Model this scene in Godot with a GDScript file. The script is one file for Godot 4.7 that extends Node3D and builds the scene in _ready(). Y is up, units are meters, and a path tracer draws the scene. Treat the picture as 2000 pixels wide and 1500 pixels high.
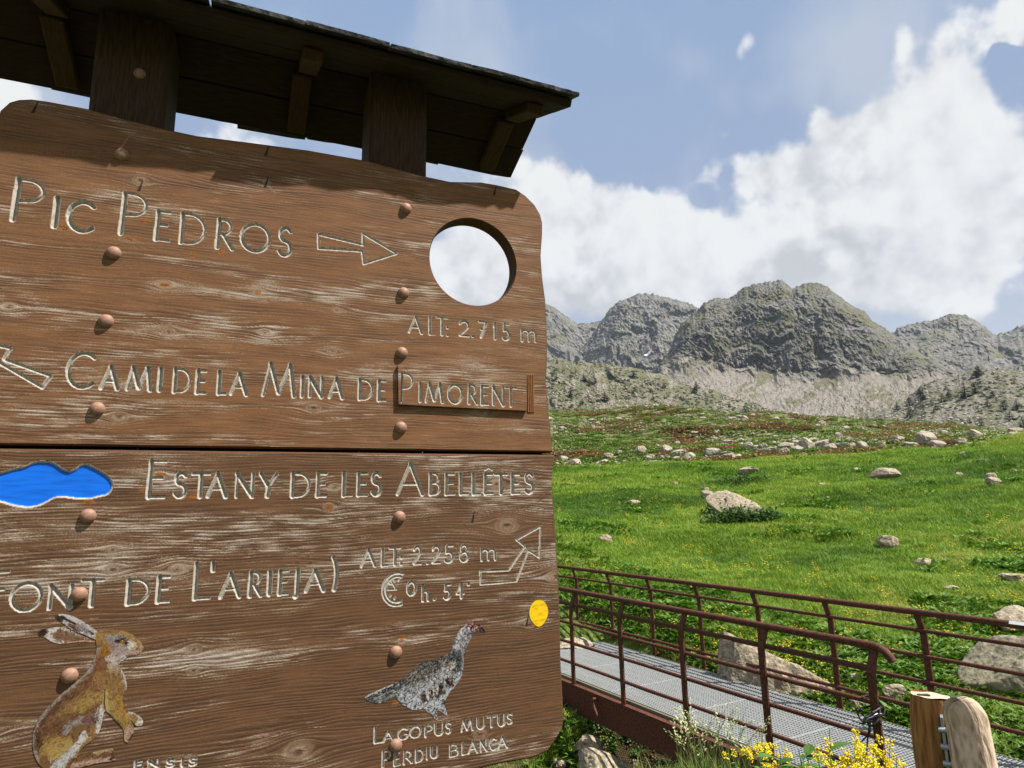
extends Node3D
# A carved wooden trail sign under a small slate roof, a steel footbridge over a brook, an alpine meadow and granite peaks.
# Board coordinates (u along the board, v up, w towards the viewer) are metres from the point of the board nearest to the lens.

const STAND_OFF := 1.4
const EYE := Vector3(0, 1.6, 0)
const FOOT := 1.6            # the sign's base lies this far below v = 0
const BOARD_YAW := 21.63
const BOARD_LEAN := 1.66
const BRIDGE_YAW := -28.8
const DECK := -.45           # height of the bridge deck
const WATER := -1.06
const BROWN_A := Color(.345, .235, .152)
const BROWN_B := Color(.485, .335, .212)
const BROWN_C := Color(.25, .168, .11)
const BROWN_D := Color(.55, .41, .29)

var board_axes: Basis
var along := Vector3.ZERO    # along the bridge, away from the lens
var across := Vector3.ZERO   # across the bridge, to its far side
var rng := RandomNumberGenerator.new()
var names := {}
var M := {}

# ------------------------------------------------------------------ shapes
class Shape:
	var v := PackedVector3Array()
	var n := PackedVector3Array()
	var uv := PackedVector2Array()
	var c := PackedColorArray()
	var idx := PackedInt32Array()
	var color := Color.WHITE
	var use_uv := false
	var use_color := false
	var faceted := false

	func vert(p: Vector3, q: Vector3, t := Vector2.ZERO) -> int:
		v.append(p)
		n.append(q)
		uv.append(t)
		c.append(color)
		return v.size() - 1

	func tri(a: Vector3, b: Vector3, d: Vector3, ta := Vector2.ZERO, tb := Vector2.ZERO, td := Vector2.ZERO) -> void:
		var q := (d - a).cross(b - a)
		if q.length_squared() < 1e-20:
			return
		q = q.normalized()
		var k := vert(a, q, ta)
		vert(b, q, tb)
		vert(d, q, td)
		idx.append_array([k, k + 1, k + 2])

	func fan_out(pts: Array, centre: Vector3) -> void:   # a convex face, turned away from the centre
		var mid := Vector3.ZERO
		for p in pts:
			mid += p
		mid /= pts.size()
		var q: Vector3 = (pts[2] - pts[0]).cross(pts[1] - pts[0])
		var list := pts.duplicate()
		if q.dot(mid - centre) < 0.0:
			list.reverse()
		for i in range(1, list.size() - 1):
			tri(list[0], list[i], list[i + 1])

	func box(x: Transform3D, s: Vector3, bevel := 0.0) -> void:
		var h := s * .5
		var b := minf(bevel, minf(h.x, minf(h.y, h.z)) * .8)
		var centre := x.origin
		var at := func(sx: float, sy: float, sz: float, axis: int) -> Vector3:
			var p := Vector3(sx * (h.x - (0.0 if axis == 0 else b)), sy * (h.y - (0.0 if axis == 1 else b)), sz * (h.z - (0.0 if axis == 2 else b)))
			return x * p
		for s1 in [-1.0, 1.0]:
			fan_out([at.call(s1, -1, -1, 0), at.call(s1, 1, -1, 0), at.call(s1, 1, 1, 0), at.call(s1, -1, 1, 0)], centre)
			fan_out([at.call(-1, s1, -1, 1), at.call(1, s1, -1, 1), at.call(1, s1, 1, 1), at.call(-1, s1, 1, 1)], centre)
			fan_out([at.call(-1, -1, s1, 2), at.call(1, -1, s1, 2), at.call(1, 1, s1, 2), at.call(-1, 1, s1, 2)], centre)
		if b <= 0.0:
			return
		for s1 in [-1.0, 1.0]:
			for s2 in [-1.0, 1.0]:
				fan_out([at.call(s1, s2, -1, 0), at.call(s1, s2, 1, 0), at.call(s1, s2, 1, 1), at.call(s1, s2, -1, 1)], centre)
				fan_out([at.call(s1, -1, s2, 0), at.call(s1, 1, s2, 0), at.call(s1, 1, s2, 2), at.call(s1, -1, s2, 2)], centre)
				fan_out([at.call(-1, s1, s2, 1), at.call(1, s1, s2, 1), at.call(1, s1, s2, 2), at.call(-1, s1, s2, 2)], centre)
				for s3 in [-1.0, 1.0]:
					fan_out([at.call(s1, s2, s3, 0), at.call(s1, s2, s3, 1), at.call(s1, s2, s3, 2)], centre)

	func tube(path: Array, radii, seg := 8, capped := true) -> void:
		var side := Vector3.ZERO
		var first := v.size()
		var run := 0.0
		for i in path.size():
			var a: Vector3 = path[maxi(i - 1, 0)]
			var b: Vector3 = path[mini(i + 1, path.size() - 1)]
			var dir := (b - a).normalized()
			if side == Vector3.ZERO:
				side = dir.cross(Vector3.UP if absf(dir.y) < .9 else Vector3.RIGHT).normalized()
			side = (side - dir * side.dot(dir)).normalized()
			var other := dir.cross(side)
			var r: float = radii[i] if radii is Array else radii
			if i > 0:
				run += (path[i] as Vector3).distance_to(path[i - 1])
			for k in seg + 1:
				var ang := TAU * k / seg
				var q := side * cos(ang) + other * sin(ang)
				vert(path[i] + q * r, q, Vector2(float(k) / seg, run))
		for i in path.size() - 1:
			for k in seg:
				var a := first + i * (seg + 1) + k
				var b := a + seg + 1
				idx.append_array([a, b, a + 1, a + 1, b, b + 1])
		if capped:
			for e in 2:
				var i := 0 if e == 0 else path.size() - 1
				var away: Vector3 = (path[0] - path[1]) if e == 0 else (path[i] - path[i - 1])
				var ring := []
				for k in seg:
					ring.append(v[first + i * (seg + 1) + k])
				fan_out(ring, (path[i] as Vector3) - away)

	func grid(p: PackedVector3Array, nu: int, nv: int, colors := PackedColorArray(), uvs := PackedVector2Array()) -> void:   # nv rows of nu points; front seen with u to the right and rows going up
		var first := v.size()
		var nn := PackedVector3Array()
		nn.resize(p.size())
		for j in nv:
			for i in nu:
				var dx := p[j * nu + mini(i + 1, nu - 1)] - p[j * nu + maxi(i - 1, 0)]
				var dy := p[mini(j + 1, nv - 1) * nu + i] - p[maxi(j - 1, 0) * nu + i]
				nn[j * nu + i] = dx.cross(dy).normalized()
		v.append_array(p)
		n.append_array(nn)
		if uvs.size():
			uv.append_array(uvs)
		else:
			var zero := PackedVector2Array()
			zero.resize(p.size())
			uv.append_array(zero)
		if colors.size():
			c.append_array(colors)
		else:
			var one := PackedColorArray()
			one.resize(p.size())
			one.fill(color)
			c.append_array(one)
		for j in nv - 1:
			for i in nu - 1:
				var a := first + j * nu + i
				idx.append_array([a, a + nu, a + 1, a + 1, a + nu, a + nu + 1])

	func commit() -> ArrayMesh:
		var m := ArrayMesh.new()
		var a := []
		a.resize(Mesh.ARRAY_MAX)
		a[Mesh.ARRAY_VERTEX] = v
		if not faceted:      # broken rock keeps its faces
			a[Mesh.ARRAY_NORMAL] = n
		if use_uv:
			a[Mesh.ARRAY_TEX_UV] = uv
		if use_color:
			a[Mesh.ARRAY_COLOR] = c
		a[Mesh.ARRAY_INDEX] = idx
		m.add_surface_from_arrays(Mesh.PRIMITIVE_TRIANGLES, a)
		return m

# ------------------------------------------------------------------ nodes, names and labels
func numbered(called: String) -> String:
	names[called] = names.get(called, -1) + 1
	return called if names[called] == 0 else "%s_%03d" % [called, names[called]]

func tag(o: Node, label: String, category: String, group := "") -> Node:
	o.set_meta("label", label)
	o.set_meta("category", category)
	if group:
		o.set_meta("group", group)
	return o

func thing(called: String, label: String, category: String, x: Transform3D, group := "") -> Node3D:
	var o := Node3D.new()
	o.name = numbered(called)
	add_child(o, true)
	o.transform = x
	tag(o, label, category, group)
	return o

func part(called: String, mesh: Mesh, m: Material, parent: Node, x := Transform3D()) -> MeshInstance3D:
	var o := MeshInstance3D.new()
	o.name = numbered(called) if parent == self else called
	o.mesh = mesh
	o.material_override = m
	parent.add_child(o, true)
	o.transform = x
	return o

func structure(called: String, mesh: Mesh, m: Material) -> MeshInstance3D:
	var o := part(called, mesh, m, self)
	o.set_meta("kind", "structure")
	return o

func scatter(called: String, mesh: Mesh, m: Material, where: Array, colors: Array, label: String, category: String, parent: Node = self) -> MultiMeshInstance3D:
	var mm := MultiMesh.new()
	mm.transform_format = MultiMesh.TRANSFORM_3D
	mm.use_colors = true
	mm.mesh = mesh
	mm.instance_count = where.size()
	for i in where.size():
		mm.set_instance_transform(i, where[i])
		mm.set_instance_color(i, colors[i])
	var o := MultiMeshInstance3D.new()
	o.name = numbered(called)
	o.multimesh = mm
	o.material_override = m
	parent.add_child(o, true)
	o.set_meta("kind", "stuff")
	if parent == self:
		tag(o, label, category)
	return o

# ------------------------------------------------------------------ materials
func lin(r: float, g: float, b: float) -> Color:
	return Color(r, g, b).linear_to_srgb()

func matter(called: String, color: Color, rough := .8, vertex := false) -> StandardMaterial3D:
	var m := StandardMaterial3D.new()
	m.resource_name = called
	m.albedo_color = color
	m.roughness = rough
	m.vertex_color_use_as_albedo = vertex
	m.metallic_specular = .35
	M[called] = m
	return m

func noise(freq: float, octaves := 4, s := 1, kind := FastNoiseLite.TYPE_SIMPLEX_SMOOTH) -> FastNoiseLite:
	var f := FastNoiseLite.new()
	f.noise_type = kind
	f.seed = s
	f.frequency = freq
	f.fractal_type = FastNoiseLite.FRACTAL_FBM
	f.fractal_octaves = octaves
	return f

func ramp(stops: Array) -> Gradient:
	var g := Gradient.new()
	var offs := PackedFloat32Array()
	var cols := PackedColorArray()
	for s in stops:
		offs.append(s[0])
		cols.append(s[1])
	g.offsets = offs
	g.colors = cols
	return g

func mottle(freq: float, octaves: int, s: int, stops: Array, size := 512) -> NoiseTexture2D:
	var t := NoiseTexture2D.new()
	t.width = size
	t.height = size
	t.seamless = true
	t.noise = noise(freq, octaves, s)
	t.color_ramp = ramp(stops)
	return t

func grey(a: float, b: float) -> Array:
	return [[0.0, Color(a, a, a)], [1.0, Color(b, b, b)]]

func textured(m: StandardMaterial3D, albedo: Texture2D, scale: float, relief: Texture2D = null, depth_cm := 0.0, world := true) -> StandardMaterial3D:
	m.albedo_texture = albedo
	m.uv1_triplanar = true
	m.uv1_world_triplanar = world
	m.uv1_scale = Vector3.ONE * scale
	if relief:
		m.heightmap_enabled = true
		m.heightmap_texture = relief
		m.heightmap_scale = depth_cm
	return m

func lut(a: Array, x: float) -> float:
	if x <= a[0].x:
		return a[0].y
	for i in range(1, a.size()):
		if x <= a[i].x:
			var k: float = (x - a[i - 1].x) / (a[i].x - a[i - 1].x)
			return lerpf(a[i - 1].y, a[i].y, k)
	return a[-1].y

func sm(a: float, b: float, x: float) -> float:
	return smoothstep(a, b, x)

const SUN_ENERGY := 1.6
const SKY_ENERGY := .365
const EXPOSURE := 2.4
const FOG := 0.00005
const HOLE_U := .4555
const HOLE_V := .5509
const HOLE_R := .1098
const CREST := [Vector2(-13.71, 0.0567), Vector2(3.98, 0.0619), Vector2(13.43, 0.0631), Vector2(21.81, 0.0652), Vector2(29.32, 0.0639), Vector2(34.35, 0.0643), Vector2(36.85, 0.0703), Vector2(38.94, 0.0762), Vector2(44.19, 0.0782)]
const HILL_TOP := [Vector2(-13.86, 0.1553), Vector2(3.23, 0.1557), Vector2(6.94, 0.1485), Vector2(9.24, 0.1492), Vector2(11.52, 0.1513), Vector2(13.32, 0.1528), Vector2(15.94, 0.1476), Vector2(19.32, 0.1396), Vector2(22.18, 0.1351), Vector2(23.74, 0.1291), Vector2(24.88, 0.1223), Vector2(27.83, 0.1121), Vector2(31.34, 0.1054), Vector2(34.61, 0.1002), Vector2(36.11, 0.0923), Vector2(37.85, 0.0843), Vector2(38.96, 0.0793), Vector2(44.05, 0.0610)]
const MAIN_RIDGE := [Vector2(12.59, 0.1993), Vector2(13.56, 0.2170), Vector2(14.34, 0.2342), Vector2(14.93, 0.2591), Vector2(15.68, 0.2780), Vector2(16.69, 0.2937), Vector2(17.82, 0.3091), Vector2(18.63, 0.3132), Vector2(19.67, 0.3125), Vector2(20.48, 0.3180), Vector2(21.28, 0.3251), Vector2(22.33, 0.3297), Vector2(23.58, 0.3294), Vector2(24.32, 0.3289), Vector2(24.87, 0.3183), Vector2(25.05, 0.3137), Vector2(25.48, 0.3172), Vector2(26.09, 0.3193), Vector2(27.17, 0.3151), Vector2(27.72, 0.3093), Vector2(28.23, 0.2982), Vector2(29.31, 0.2769), Vector2(30.25, 0.2610), Vector2(30.69, 0.2461), Vector2(31.50, 0.2318), Vector2(32.12, 0.2197), Vector2(32.87, 0.2030), Vector2(33.63, 0.1910), Vector2(34.35, 0.1763), Vector2(35.66, 0.1571), Vector2(37.66, 0.1356)]
const MAIN_BASE := [Vector2(12.56, 0.1911), Vector2(13.53, 0.2088), Vector2(16.25, 0.2207), Vector2(19.63, 0.2047), Vector2(22.47, 0.1895), Vector2(25.22, 0.1829), Vector2(27.89, 0.1813), Vector2(31.43, 0.1699), Vector2(34.45, 0.1677), Vector2(35.64, 0.1538), Vector2(37.63, 0.1323)]
const LEFT_PEAK := [Vector2(6.24, 0.2435), Vector2(7.23, 0.2639), Vector2(8.49, 0.2945), Vector2(9.25, 0.3135), Vector2(10.23, 0.3252), Vector2(11.82, 0.3384), Vector2(12.61, 0.3354), Vector2(13.97, 0.3278), Vector2(15.30, 0.3184), Vector2(16.83, 0.3069), Vector2(17.88, 0.2930), Vector2(19.50, 0.2665), Vector2(21.85, 0.2294)]
const LEFT_SHOULDER := [Vector2(-18.49, 0.2826), Vector2(-9.44, 0.3032), Vector2(-2.76, 0.3131), Vector2(1.14, 0.3384), Vector2(3.45, 0.3281), Vector2(4.26, 0.3213), Vector2(5.42, 0.3046), Vector2(6.26, 0.2925), Vector2(7.30, 0.2923), Vector2(8.63, 0.2943), Vector2(11.03, 0.2810), Vector2(14.10, 0.2429)]
const RIGHT_RIDGE := [Vector2(29.52, 0.2044), Vector2(31.83, 0.2293), Vector2(32.57, 0.2344), Vector2(33.95, 0.2359), Vector2(34.95, 0.2362), Vector2(36.19, 0.2376), Vector2(36.72, 0.2357), Vector2(37.28, 0.2261), Vector2(37.82, 0.2160), Vector2(38.19, 0.2045), Vector2(38.35, 0.2019), Vector2(38.86, 0.2070), Vector2(39.58, 0.2112), Vector2(40.29, 0.2100), Vector2(42.11, 0.1943), Vector2(45.15, 0.1892)]
const SCRUB_LEFT := [Vector2(-13.97, 0.2370), Vector2(0.05, 0.2387), Vector2(3.28, 0.2337), Vector2(7.14, 0.2266), Vector2(10.82, 0.2154), Vector2(13.50, 0.2006), Vector2(15.64, 0.1816), Vector2(18.19, 0.1678), Vector2(21.01, 0.1444), Vector2(22.93, 0.1249)]
const SCRUB_RIGHT := [Vector2(29.66, 0.1151), Vector2(31.83, 0.1271), Vector2(33.33, 0.1486), Vector2(35.02, 0.1566), Vector2(36.63, 0.1609), Vector2(38.43, 0.1588), Vector2(39.54, 0.1519), Vector2(44.67, 0.1334)]
const CLOUD_HEAPS := [[29.83, 26.36, 2.64, 2.57, 1.00], [28.62, 30.10, 1.41, 1.72, 0.95], [32.45, 28.49, 2.63, 2.45, 1.05], [38.34, 28.41, 1.89, 2.44, 1.10], [34.82, 24.64, 4.07, 2.83, 1.00], [39.52, 22.67, 2.39, 2.54, 1.00], [36.65, 20.75, 4.47, 2.15, 0.80], [35.80, 28.74, 2.29, 2.68, 0.80], [35.51, 33.56, 0.86, 1.33, 0.60], [38.50, 32.30, 2.10, 1.25, 0.42], [42.93, 31.64, 0.85, 1.33, 0.60], [31.14, 21.75, 4.47, 2.27, 0.75], [26.65, 26.72, 2.28, 1.90, 0.90], [23.32, 27.22, 2.95, 1.75, 0.95], [21.02, 30.55, 1.74, 1.14, 0.70], [4.51, 30.16, 3.46, 2.04, 0.85], [7.83, 26.58, 4.75, 2.52, 1.00], [11.51, 23.24, 5.93, 2.57, 1.00], [5.66, 22.35, 7.07, 3.93, 1.00], [19.17, 21.05, 6.24, 2.52, 0.90], [26.00, 21.21, 4.27, 2.40, 0.85], [31.05, 18.19, 4.82, 2.13, 0.75], [37.84, 17.81, 3.84, 1.79, 0.80], [-2.70, 21.69, 6.37, 4.41, 1.10], [12.16, 18.76, 8.42, 1.99, 0.65], [27.15, 17.28, 5.54, 1.82, 0.70], [36.16, 14.98, 4.56, 1.48, 0.65], [21.46, 21.99, 16.13, 6.06, 0.30], [12.30, 20.97, 10.69, 4.75, 0.35], [23.83, 36.75, 0.70, 0.88, 0.60], [22.78, 35.73, 0.58, 1.05, 0.50], [21.54, 38.66, 0.57, 0.47, 0.42], [-41.60, 29.62, 1.04, 1.41, 0.90], [-45.40, 28.67, 2.89, 2.08, 0.90], [-46.60, 22.39, 4.35, 2.77, 0.90], [-14.15, 19.58, 8.93, 3.92, 1.00], [-26.81, 16.73, 8.74, 3.67, 0.90], [-37.25, 15.25, 6.46, 2.94, 0.80], [18.47, 25.60, 2.20, 1.55, -0.75], [16.38, 30.61, 3.93, 1.95, -0.35], [41.76, 29.50, 1.71, 1.69, -0.60], [43.93, 25.77, 1.40, 2.47, -0.40], [23.50, 32.44, 3.20, 3.23, -0.45], [38.68, 15.00, 1.94, 1.08, -0.25], [13.46, 36.05, 8.30, 3.58, -0.35], [30.86, 33.49, 2.49, 1.67, -0.40], [43.83, 18.63, 2.11, 2.29, 0.70], [48.77, 18.26, 2.89, 2.69, 0.80]]
const MEADOW_STONES := [[7.93, 15.15, 0.34], [10.48, 20.20, 0.36], [20.18, 29.15, 0.85], [28.27, 27.36, 0.33], [30.31, 25.27, 0.78], [25.59, 23.12, 0.24], [25.95, 20.97, 0.15], [29.79, 14.66, 0.42], [31.95, 13.50, 0.26], [36.98, 12.59, 0.39], [33.34, 11.91, 0.21], [34.86, 24.83, 0.24], [36.74, 24.00, 0.43], [36.72, 22.34, 0.36], [16.47, 23.76, 0.35], [16.61, 21.11, 0.38], [14.16, 25.42, 0.23], [11.44, 17.38, 0.17], [35.33, 30.05, 0.29], [36.33, 27.52, 0.36], [9.90, 17.14, 0.08], [15.05, 18.68, 0.12]]
const BIG_STONE := [[18.85, 18.18, 1.18]]
const BRIDGE_STONES := [[26.44, 8.45, 0.16], [28.97, 8.08, 0.21], [26.28, 7.98, 0.17], [4.83, 10.02, 0.61], [36.82, 10.47, 0.42]]
const ROW_STONES := [[8.57, 96.22, 2.03], [9.35, 98.71, 1.44], [11.27, 97.39, 2.84], [13.61, 97.04, 2.51], [14.55, 93.42, 3.18], [15.61, 90.45, 1.76], [8.09, 90.05, 2.19], [5.59, 89.84, 1.89], [17.31, 91.76, 2.67], [18.58, 92.79, 2.25], [19.46, 88.60, 1.72], [21.83, 91.47, 3.11], [23.00, 89.48, 2.17], [24.18, 92.87, 1.96], [24.84, 94.26, 2.75], [25.80, 96.91, 3.30], [26.63, 92.50, 2.25], [27.62, 93.58, 3.18], [28.79, 91.51, 1.93], [33.15, 96.52, 3.60], [33.71, 94.26, 2.29], [32.08, 94.51, 2.14], [35.32, 97.35, 1.89], [36.11, 101.08, 2.29], [4.46, 94.68, 1.69], [12.22, 93.00, 1.51], [20.85, 94.98, 1.85], [20.25, 97.83, 2.38], [23.44, 97.96, 2.70], [30.04, 94.93, 2.00], [31.09, 97.17, 1.73]]
const LETTERING := {
	"pic": [0, 0.0075, [["P", -0.4730, -0.4155, 0.5130, 0.0929], ["I", -0.4047, -0.3924, 0.5090, 0.0688], ["C", -0.3829, -0.3312, 0.5055, 0.0706]]],
	"pedros": [0, 0.0065, [["P", -0.2944, -0.2412, 0.5113, 0.0952], ["E", -0.2303, -0.1973, 0.5075, 0.0699], ["D", -0.1863, -0.1310, 0.5074, 0.0720], ["R", -0.1174, -0.0778, 0.5056, 0.0715], ["O", -0.0700, -0.0057, 0.5066, 0.0699], ["S", 0.0049, 0.0403, 0.5052, 0.0721]]],
	"alt1": [0, 0.0042, [["A", 0.2965, 0.3316, 0.3579, 0.0438], ["L", 0.3444, 0.3626, 0.3575, 0.0461], ["T", 0.3608, 0.3930, 0.3583, 0.0467], [":", 0.3867, 0.3941, 0.3586, 0.0260], ["2", 0.4174, 0.4463, 0.3601, 0.0414], [".", 0.4490, 0.4567, 0.3599, 0.0075], ["7", 0.4656, 0.4905, 0.3600, 0.0437], ["1", 0.5034, 0.5152, 0.3587, 0.0440], ["5", 0.5271, 0.5500, 0.3591, 0.0443], ["m", 0.5754, 0.6208, 0.3598, 0.0332]]],
	"cami": [0, 0.0060, [["C", -0.3556, -0.3048, 0.1966, 0.0748], ["A", -0.2988, -0.2634, 0.1969, 0.0518], ["M", -0.2555, -0.2081, 0.1971, 0.0529], ["I", -0.2006, -0.1915, 0.1979, 0.0522], ["D", -0.1758, -0.1382, 0.1966, 0.0537], ["E", -0.1342, -0.1097, 0.1960, 0.0533], ["L", -0.0950, -0.0728, 0.1965, 0.0533], ["A", -0.0708, -0.0337, 0.1966, 0.0518], ["M", -0.0094, 0.0594, 0.1968, 0.0760], ["I", 0.0666, 0.0768, 0.1982, 0.0503], ["N", 0.0822, 0.1168, 0.1981, 0.0503], ["A", 0.1242, 0.1596, 0.1979, 0.0506], ["D", 0.1865, 0.2238, 0.1972, 0.0514], ["E", 0.2289, 0.2529, 0.1966, 0.0519]]],
	"pimorent": [2, 0.0052, [["P", 0.2760, 0.3119, 0.1953, 0.0702], ["I", 0.3203, 0.3309, 0.1977, 0.0477], ["M", 0.3359, 0.3813, 0.1972, 0.0492], ["O", 0.3879, 0.4277, 0.1967, 0.0494], ["R", 0.4367, 0.4642, 0.1973, 0.0503], ["E", 0.4687, 0.4928, 0.1967, 0.0496], ["N", 0.4975, 0.5309, 0.1961, 0.0511], ["T", 0.5278, 0.5641, 0.1955, 0.0503]]],
	"estany": [1, 0.0060, [["E", -0.2051, -0.1678, -0.0099, 0.0768], ["S", -0.1599, -0.1314, -0.0099, 0.0539], ["T", -0.1298, -0.0912, -0.0098, 0.0526], ["A", -0.1008, -0.0600, -0.0102, 0.0531], ["N", -0.0499, -0.0100, -0.0109, 0.0539], ["Y", -0.0043, 0.0338, -0.0110, 0.0539], ["D", 0.0555, 0.0991, -0.0115, 0.0546], ["E", 0.1062, 0.1331, -0.0115, 0.0546], ["L", 0.1592, 0.1856, -0.0113, 0.0544], ["E", 0.1901, 0.2180, -0.0110, 0.0542], ["S", 0.2193, 0.2476, -0.0114, 0.0553], ["A", 0.2757, 0.3393, -0.0104, 0.0753], ["B", 0.3477, 0.3805, -0.0105, 0.0538], ["E", 0.3847, 0.4134, -0.0109, 0.0532], ["L", 0.4188, 0.4455, -0.0107, 0.0530], ["L", 0.4492, 0.4751, -0.0110, 0.0534], ["E", 0.4777, 0.5062, -0.0107, 0.0520], ["^", 0.4801, 0.5028, 0.0448, 0.0106], ["T", 0.5025, 0.5414, -0.0107, 0.0520], ["E", 0.5452, 0.5724, -0.0108, 0.0522], ["S", 0.5787, 0.6087, -0.0105, 0.0541]]],
	"alt2": [1, 0.0042, [["A", 0.2034, 0.2379, -0.1583, 0.0395], ["L", 0.2468, 0.2648, -0.1586, 0.0394], ["T", 0.2623, 0.2913, -0.1580, 0.0404], [":", 0.2871, 0.2946, -0.1569, 0.0209], ["2", 0.3156, 0.3368, -0.1586, 0.0423], [".", 0.3445, 0.3531, -0.1582, 0.0024], ["2", 0.3574, 0.3799, -0.1584, 0.0411], ["5", 0.3860, 0.4098, -0.1582, 0.0406], ["8", 0.4205, 0.4447, -0.1582, 0.0409], ["m", 0.4692, 0.5107, -0.1577, 0.0288]]],
	"hour": [1, 0.0045, [["0", 0.3024, 0.3259, -0.2228, 0.0335], ["h", 0.3353, 0.3548, -0.2361, 0.0361], [".", 0.3617, 0.3685, -0.2351, 0.0032], ["5", 0.3849, 0.4041, -0.2363, 0.0357], ["4", 0.4120, 0.4341, -0.2359, 0.0343], ["'", 0.4394, 0.4438, -0.2092, 0.0074]]],
	"font": [1, 0.0060, [["F", -0.4330, -0.4022, -0.1954, 0.0675], ["O", -0.4016, -0.3504, -0.2042, 0.0543], ["N", -0.3456, -0.3037, -0.2036, 0.0466], ["T", -0.2969, -0.2561, -0.2032, 0.0528], ["D", -0.2246, -0.1811, -0.2045, 0.0512], ["E", -0.1745, -0.1470, -0.2040, 0.0533], ["L", -0.1125, -0.0777, -0.2030, 0.0738], ["'", -0.0823, -0.0755, -0.1520, 0.0218], ["A", -0.0662, -0.0243, -0.2036, 0.0523], ["R", -0.0146, 0.0150, -0.2047, 0.0530], ["I", 0.0220, 0.0307, -0.2036, 0.0519], ["E", 0.0407, 0.0655, -0.2045, 0.0529], ["J", 0.0696, 0.0853, -0.2115, 0.0601], ["A", 0.0922, 0.1350, -0.2026, 0.0492], [")", 0.1450, 0.1604, -0.2030, 0.0730]]],
	"lago": [1, 0.0033, [["L", 0.2406, 0.2606, -0.5067, 0.0322], ["A", 0.2583, 0.2845, -0.5077, 0.0226], ["G", 0.2889, 0.3133, -0.5075, 0.0252], ["O", 0.3145, 0.3406, -0.5077, 0.0257], ["P", 0.3458, 0.3656, -0.5092, 0.0255], ["U", 0.3669, 0.3896, -0.5100, 0.0263], ["S", 0.3916, 0.4058, -0.5092, 0.0249], ["M", 0.4252, 0.4553, -0.5103, 0.0255], ["U", 0.4608, 0.4819, -0.5100, 0.0248], ["T", 0.4844, 0.5074, -0.5102, 0.0250], ["U", 0.5092, 0.5297, -0.5109, 0.0257], ["S", 0.5312, 0.5465, -0.5091, 0.0246]]],
	"perdiu": [1, 0.0033, [["P", 0.2573, 0.2773, -0.5549, 0.0342], ["E", 0.2814, 0.2972, -0.5554, 0.0277], ["R", 0.3013, 0.3228, -0.5554, 0.0273], ["D", 0.3269, 0.3471, -0.5554, 0.0266], ["I", 0.3503, 0.3552, -0.5534, 0.0244], ["U", 0.3585, 0.3783, -0.5528, 0.0245], ["B", 0.3993, 0.4237, -0.5563, 0.0265], ["L", 0.4278, 0.4425, -0.5562, 0.0252], ["A", 0.4415, 0.4656, -0.5559, 0.0268], ["N", 0.4684, 0.4877, -0.5565, 0.0264], ["C", 0.4902, 0.5089, -0.5565, 0.0266], ["A", 0.5089, 0.5340, -0.5560, 0.0267]]],
	"ensis": [1, 0.0033, [["E", -0.1868, -0.1717, -0.4888, 0.0160], ["N", -0.1656, -0.1445, -0.4915, 0.0164], ["S", -0.1359, -0.1195, -0.4937, 0.0157], ["I", -0.1107, -0.1056, -0.4962, 0.0163], ["S", -0.0981, -0.0826, -0.4969, 0.0159]]],
}
const ARROW_RIGHT := [Vector2(0.0913, 0.5688), Vector2(0.1895, 0.5570), Vector2(0.1887, 0.5848), Vector2(0.2665, 0.5469), Vector2(0.1925, 0.5122), Vector2(0.1882, 0.5421), Vector2(0.0926, 0.5358)]
const ARROW_UP := [Vector2(0.6204, -0.0845), Vector2(0.6163, -0.1554), Vector2(0.5888, -0.1385), Vector2(0.5583, -0.2057), Vector2(0.4709, -0.2072), Vector2(0.4703, -0.1788), Vector2(0.5396, -0.1802), Vector2(0.5804, -0.1295), Vector2(0.5594, -0.1130)]
const ARROW_LEFT := [Vector2(-0.3768, 0.2200), Vector2(-0.3878, 0.1976), Vector2(-0.4710, 0.2489), Vector2(-0.4757, 0.2385), Vector2(-0.4969, 0.2785), Vector2(-0.4431, 0.2687), Vector2(-0.4514, 0.2473)]
const LAKE := [Vector2(-0.4727, 0.0082), Vector2(-0.4640, 0.0296), Vector2(-0.4496, 0.0404), Vector2(-0.4339, 0.0409), Vector2(-0.4166, 0.0486), Vector2(-0.3997, 0.0520), Vector2(-0.3889, 0.0604), Vector2(-0.3717, 0.0636), Vector2(-0.3547, 0.0586), Vector2(-0.3442, 0.0488), Vector2(-0.3318, 0.0432), Vector2(-0.3225, 0.0475), Vector2(-0.3171, 0.0546), Vector2(-0.3064, 0.0580), Vector2(-0.2910, 0.0504), Vector2(-0.2727, 0.0390), Vector2(-0.2631, 0.0289), Vector2(-0.2584, 0.0174), Vector2(-0.2624, 0.0046), Vector2(-0.2693, -0.0019), Vector2(-0.2815, -0.0037), Vector2(-0.2934, -0.0077), Vector2(-0.3079, -0.0081), Vector2(-0.3250, -0.0059), Vector2(-0.3419, -0.0029), Vector2(-0.3523, -0.0055), Vector2(-0.3643, -0.0150), Vector2(-0.3799, -0.0215), Vector2(-0.3983, -0.0212), Vector2(-0.4146, -0.0168), Vector2(-0.4309, -0.0106), Vector2(-0.4513, -0.0068)]
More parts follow.
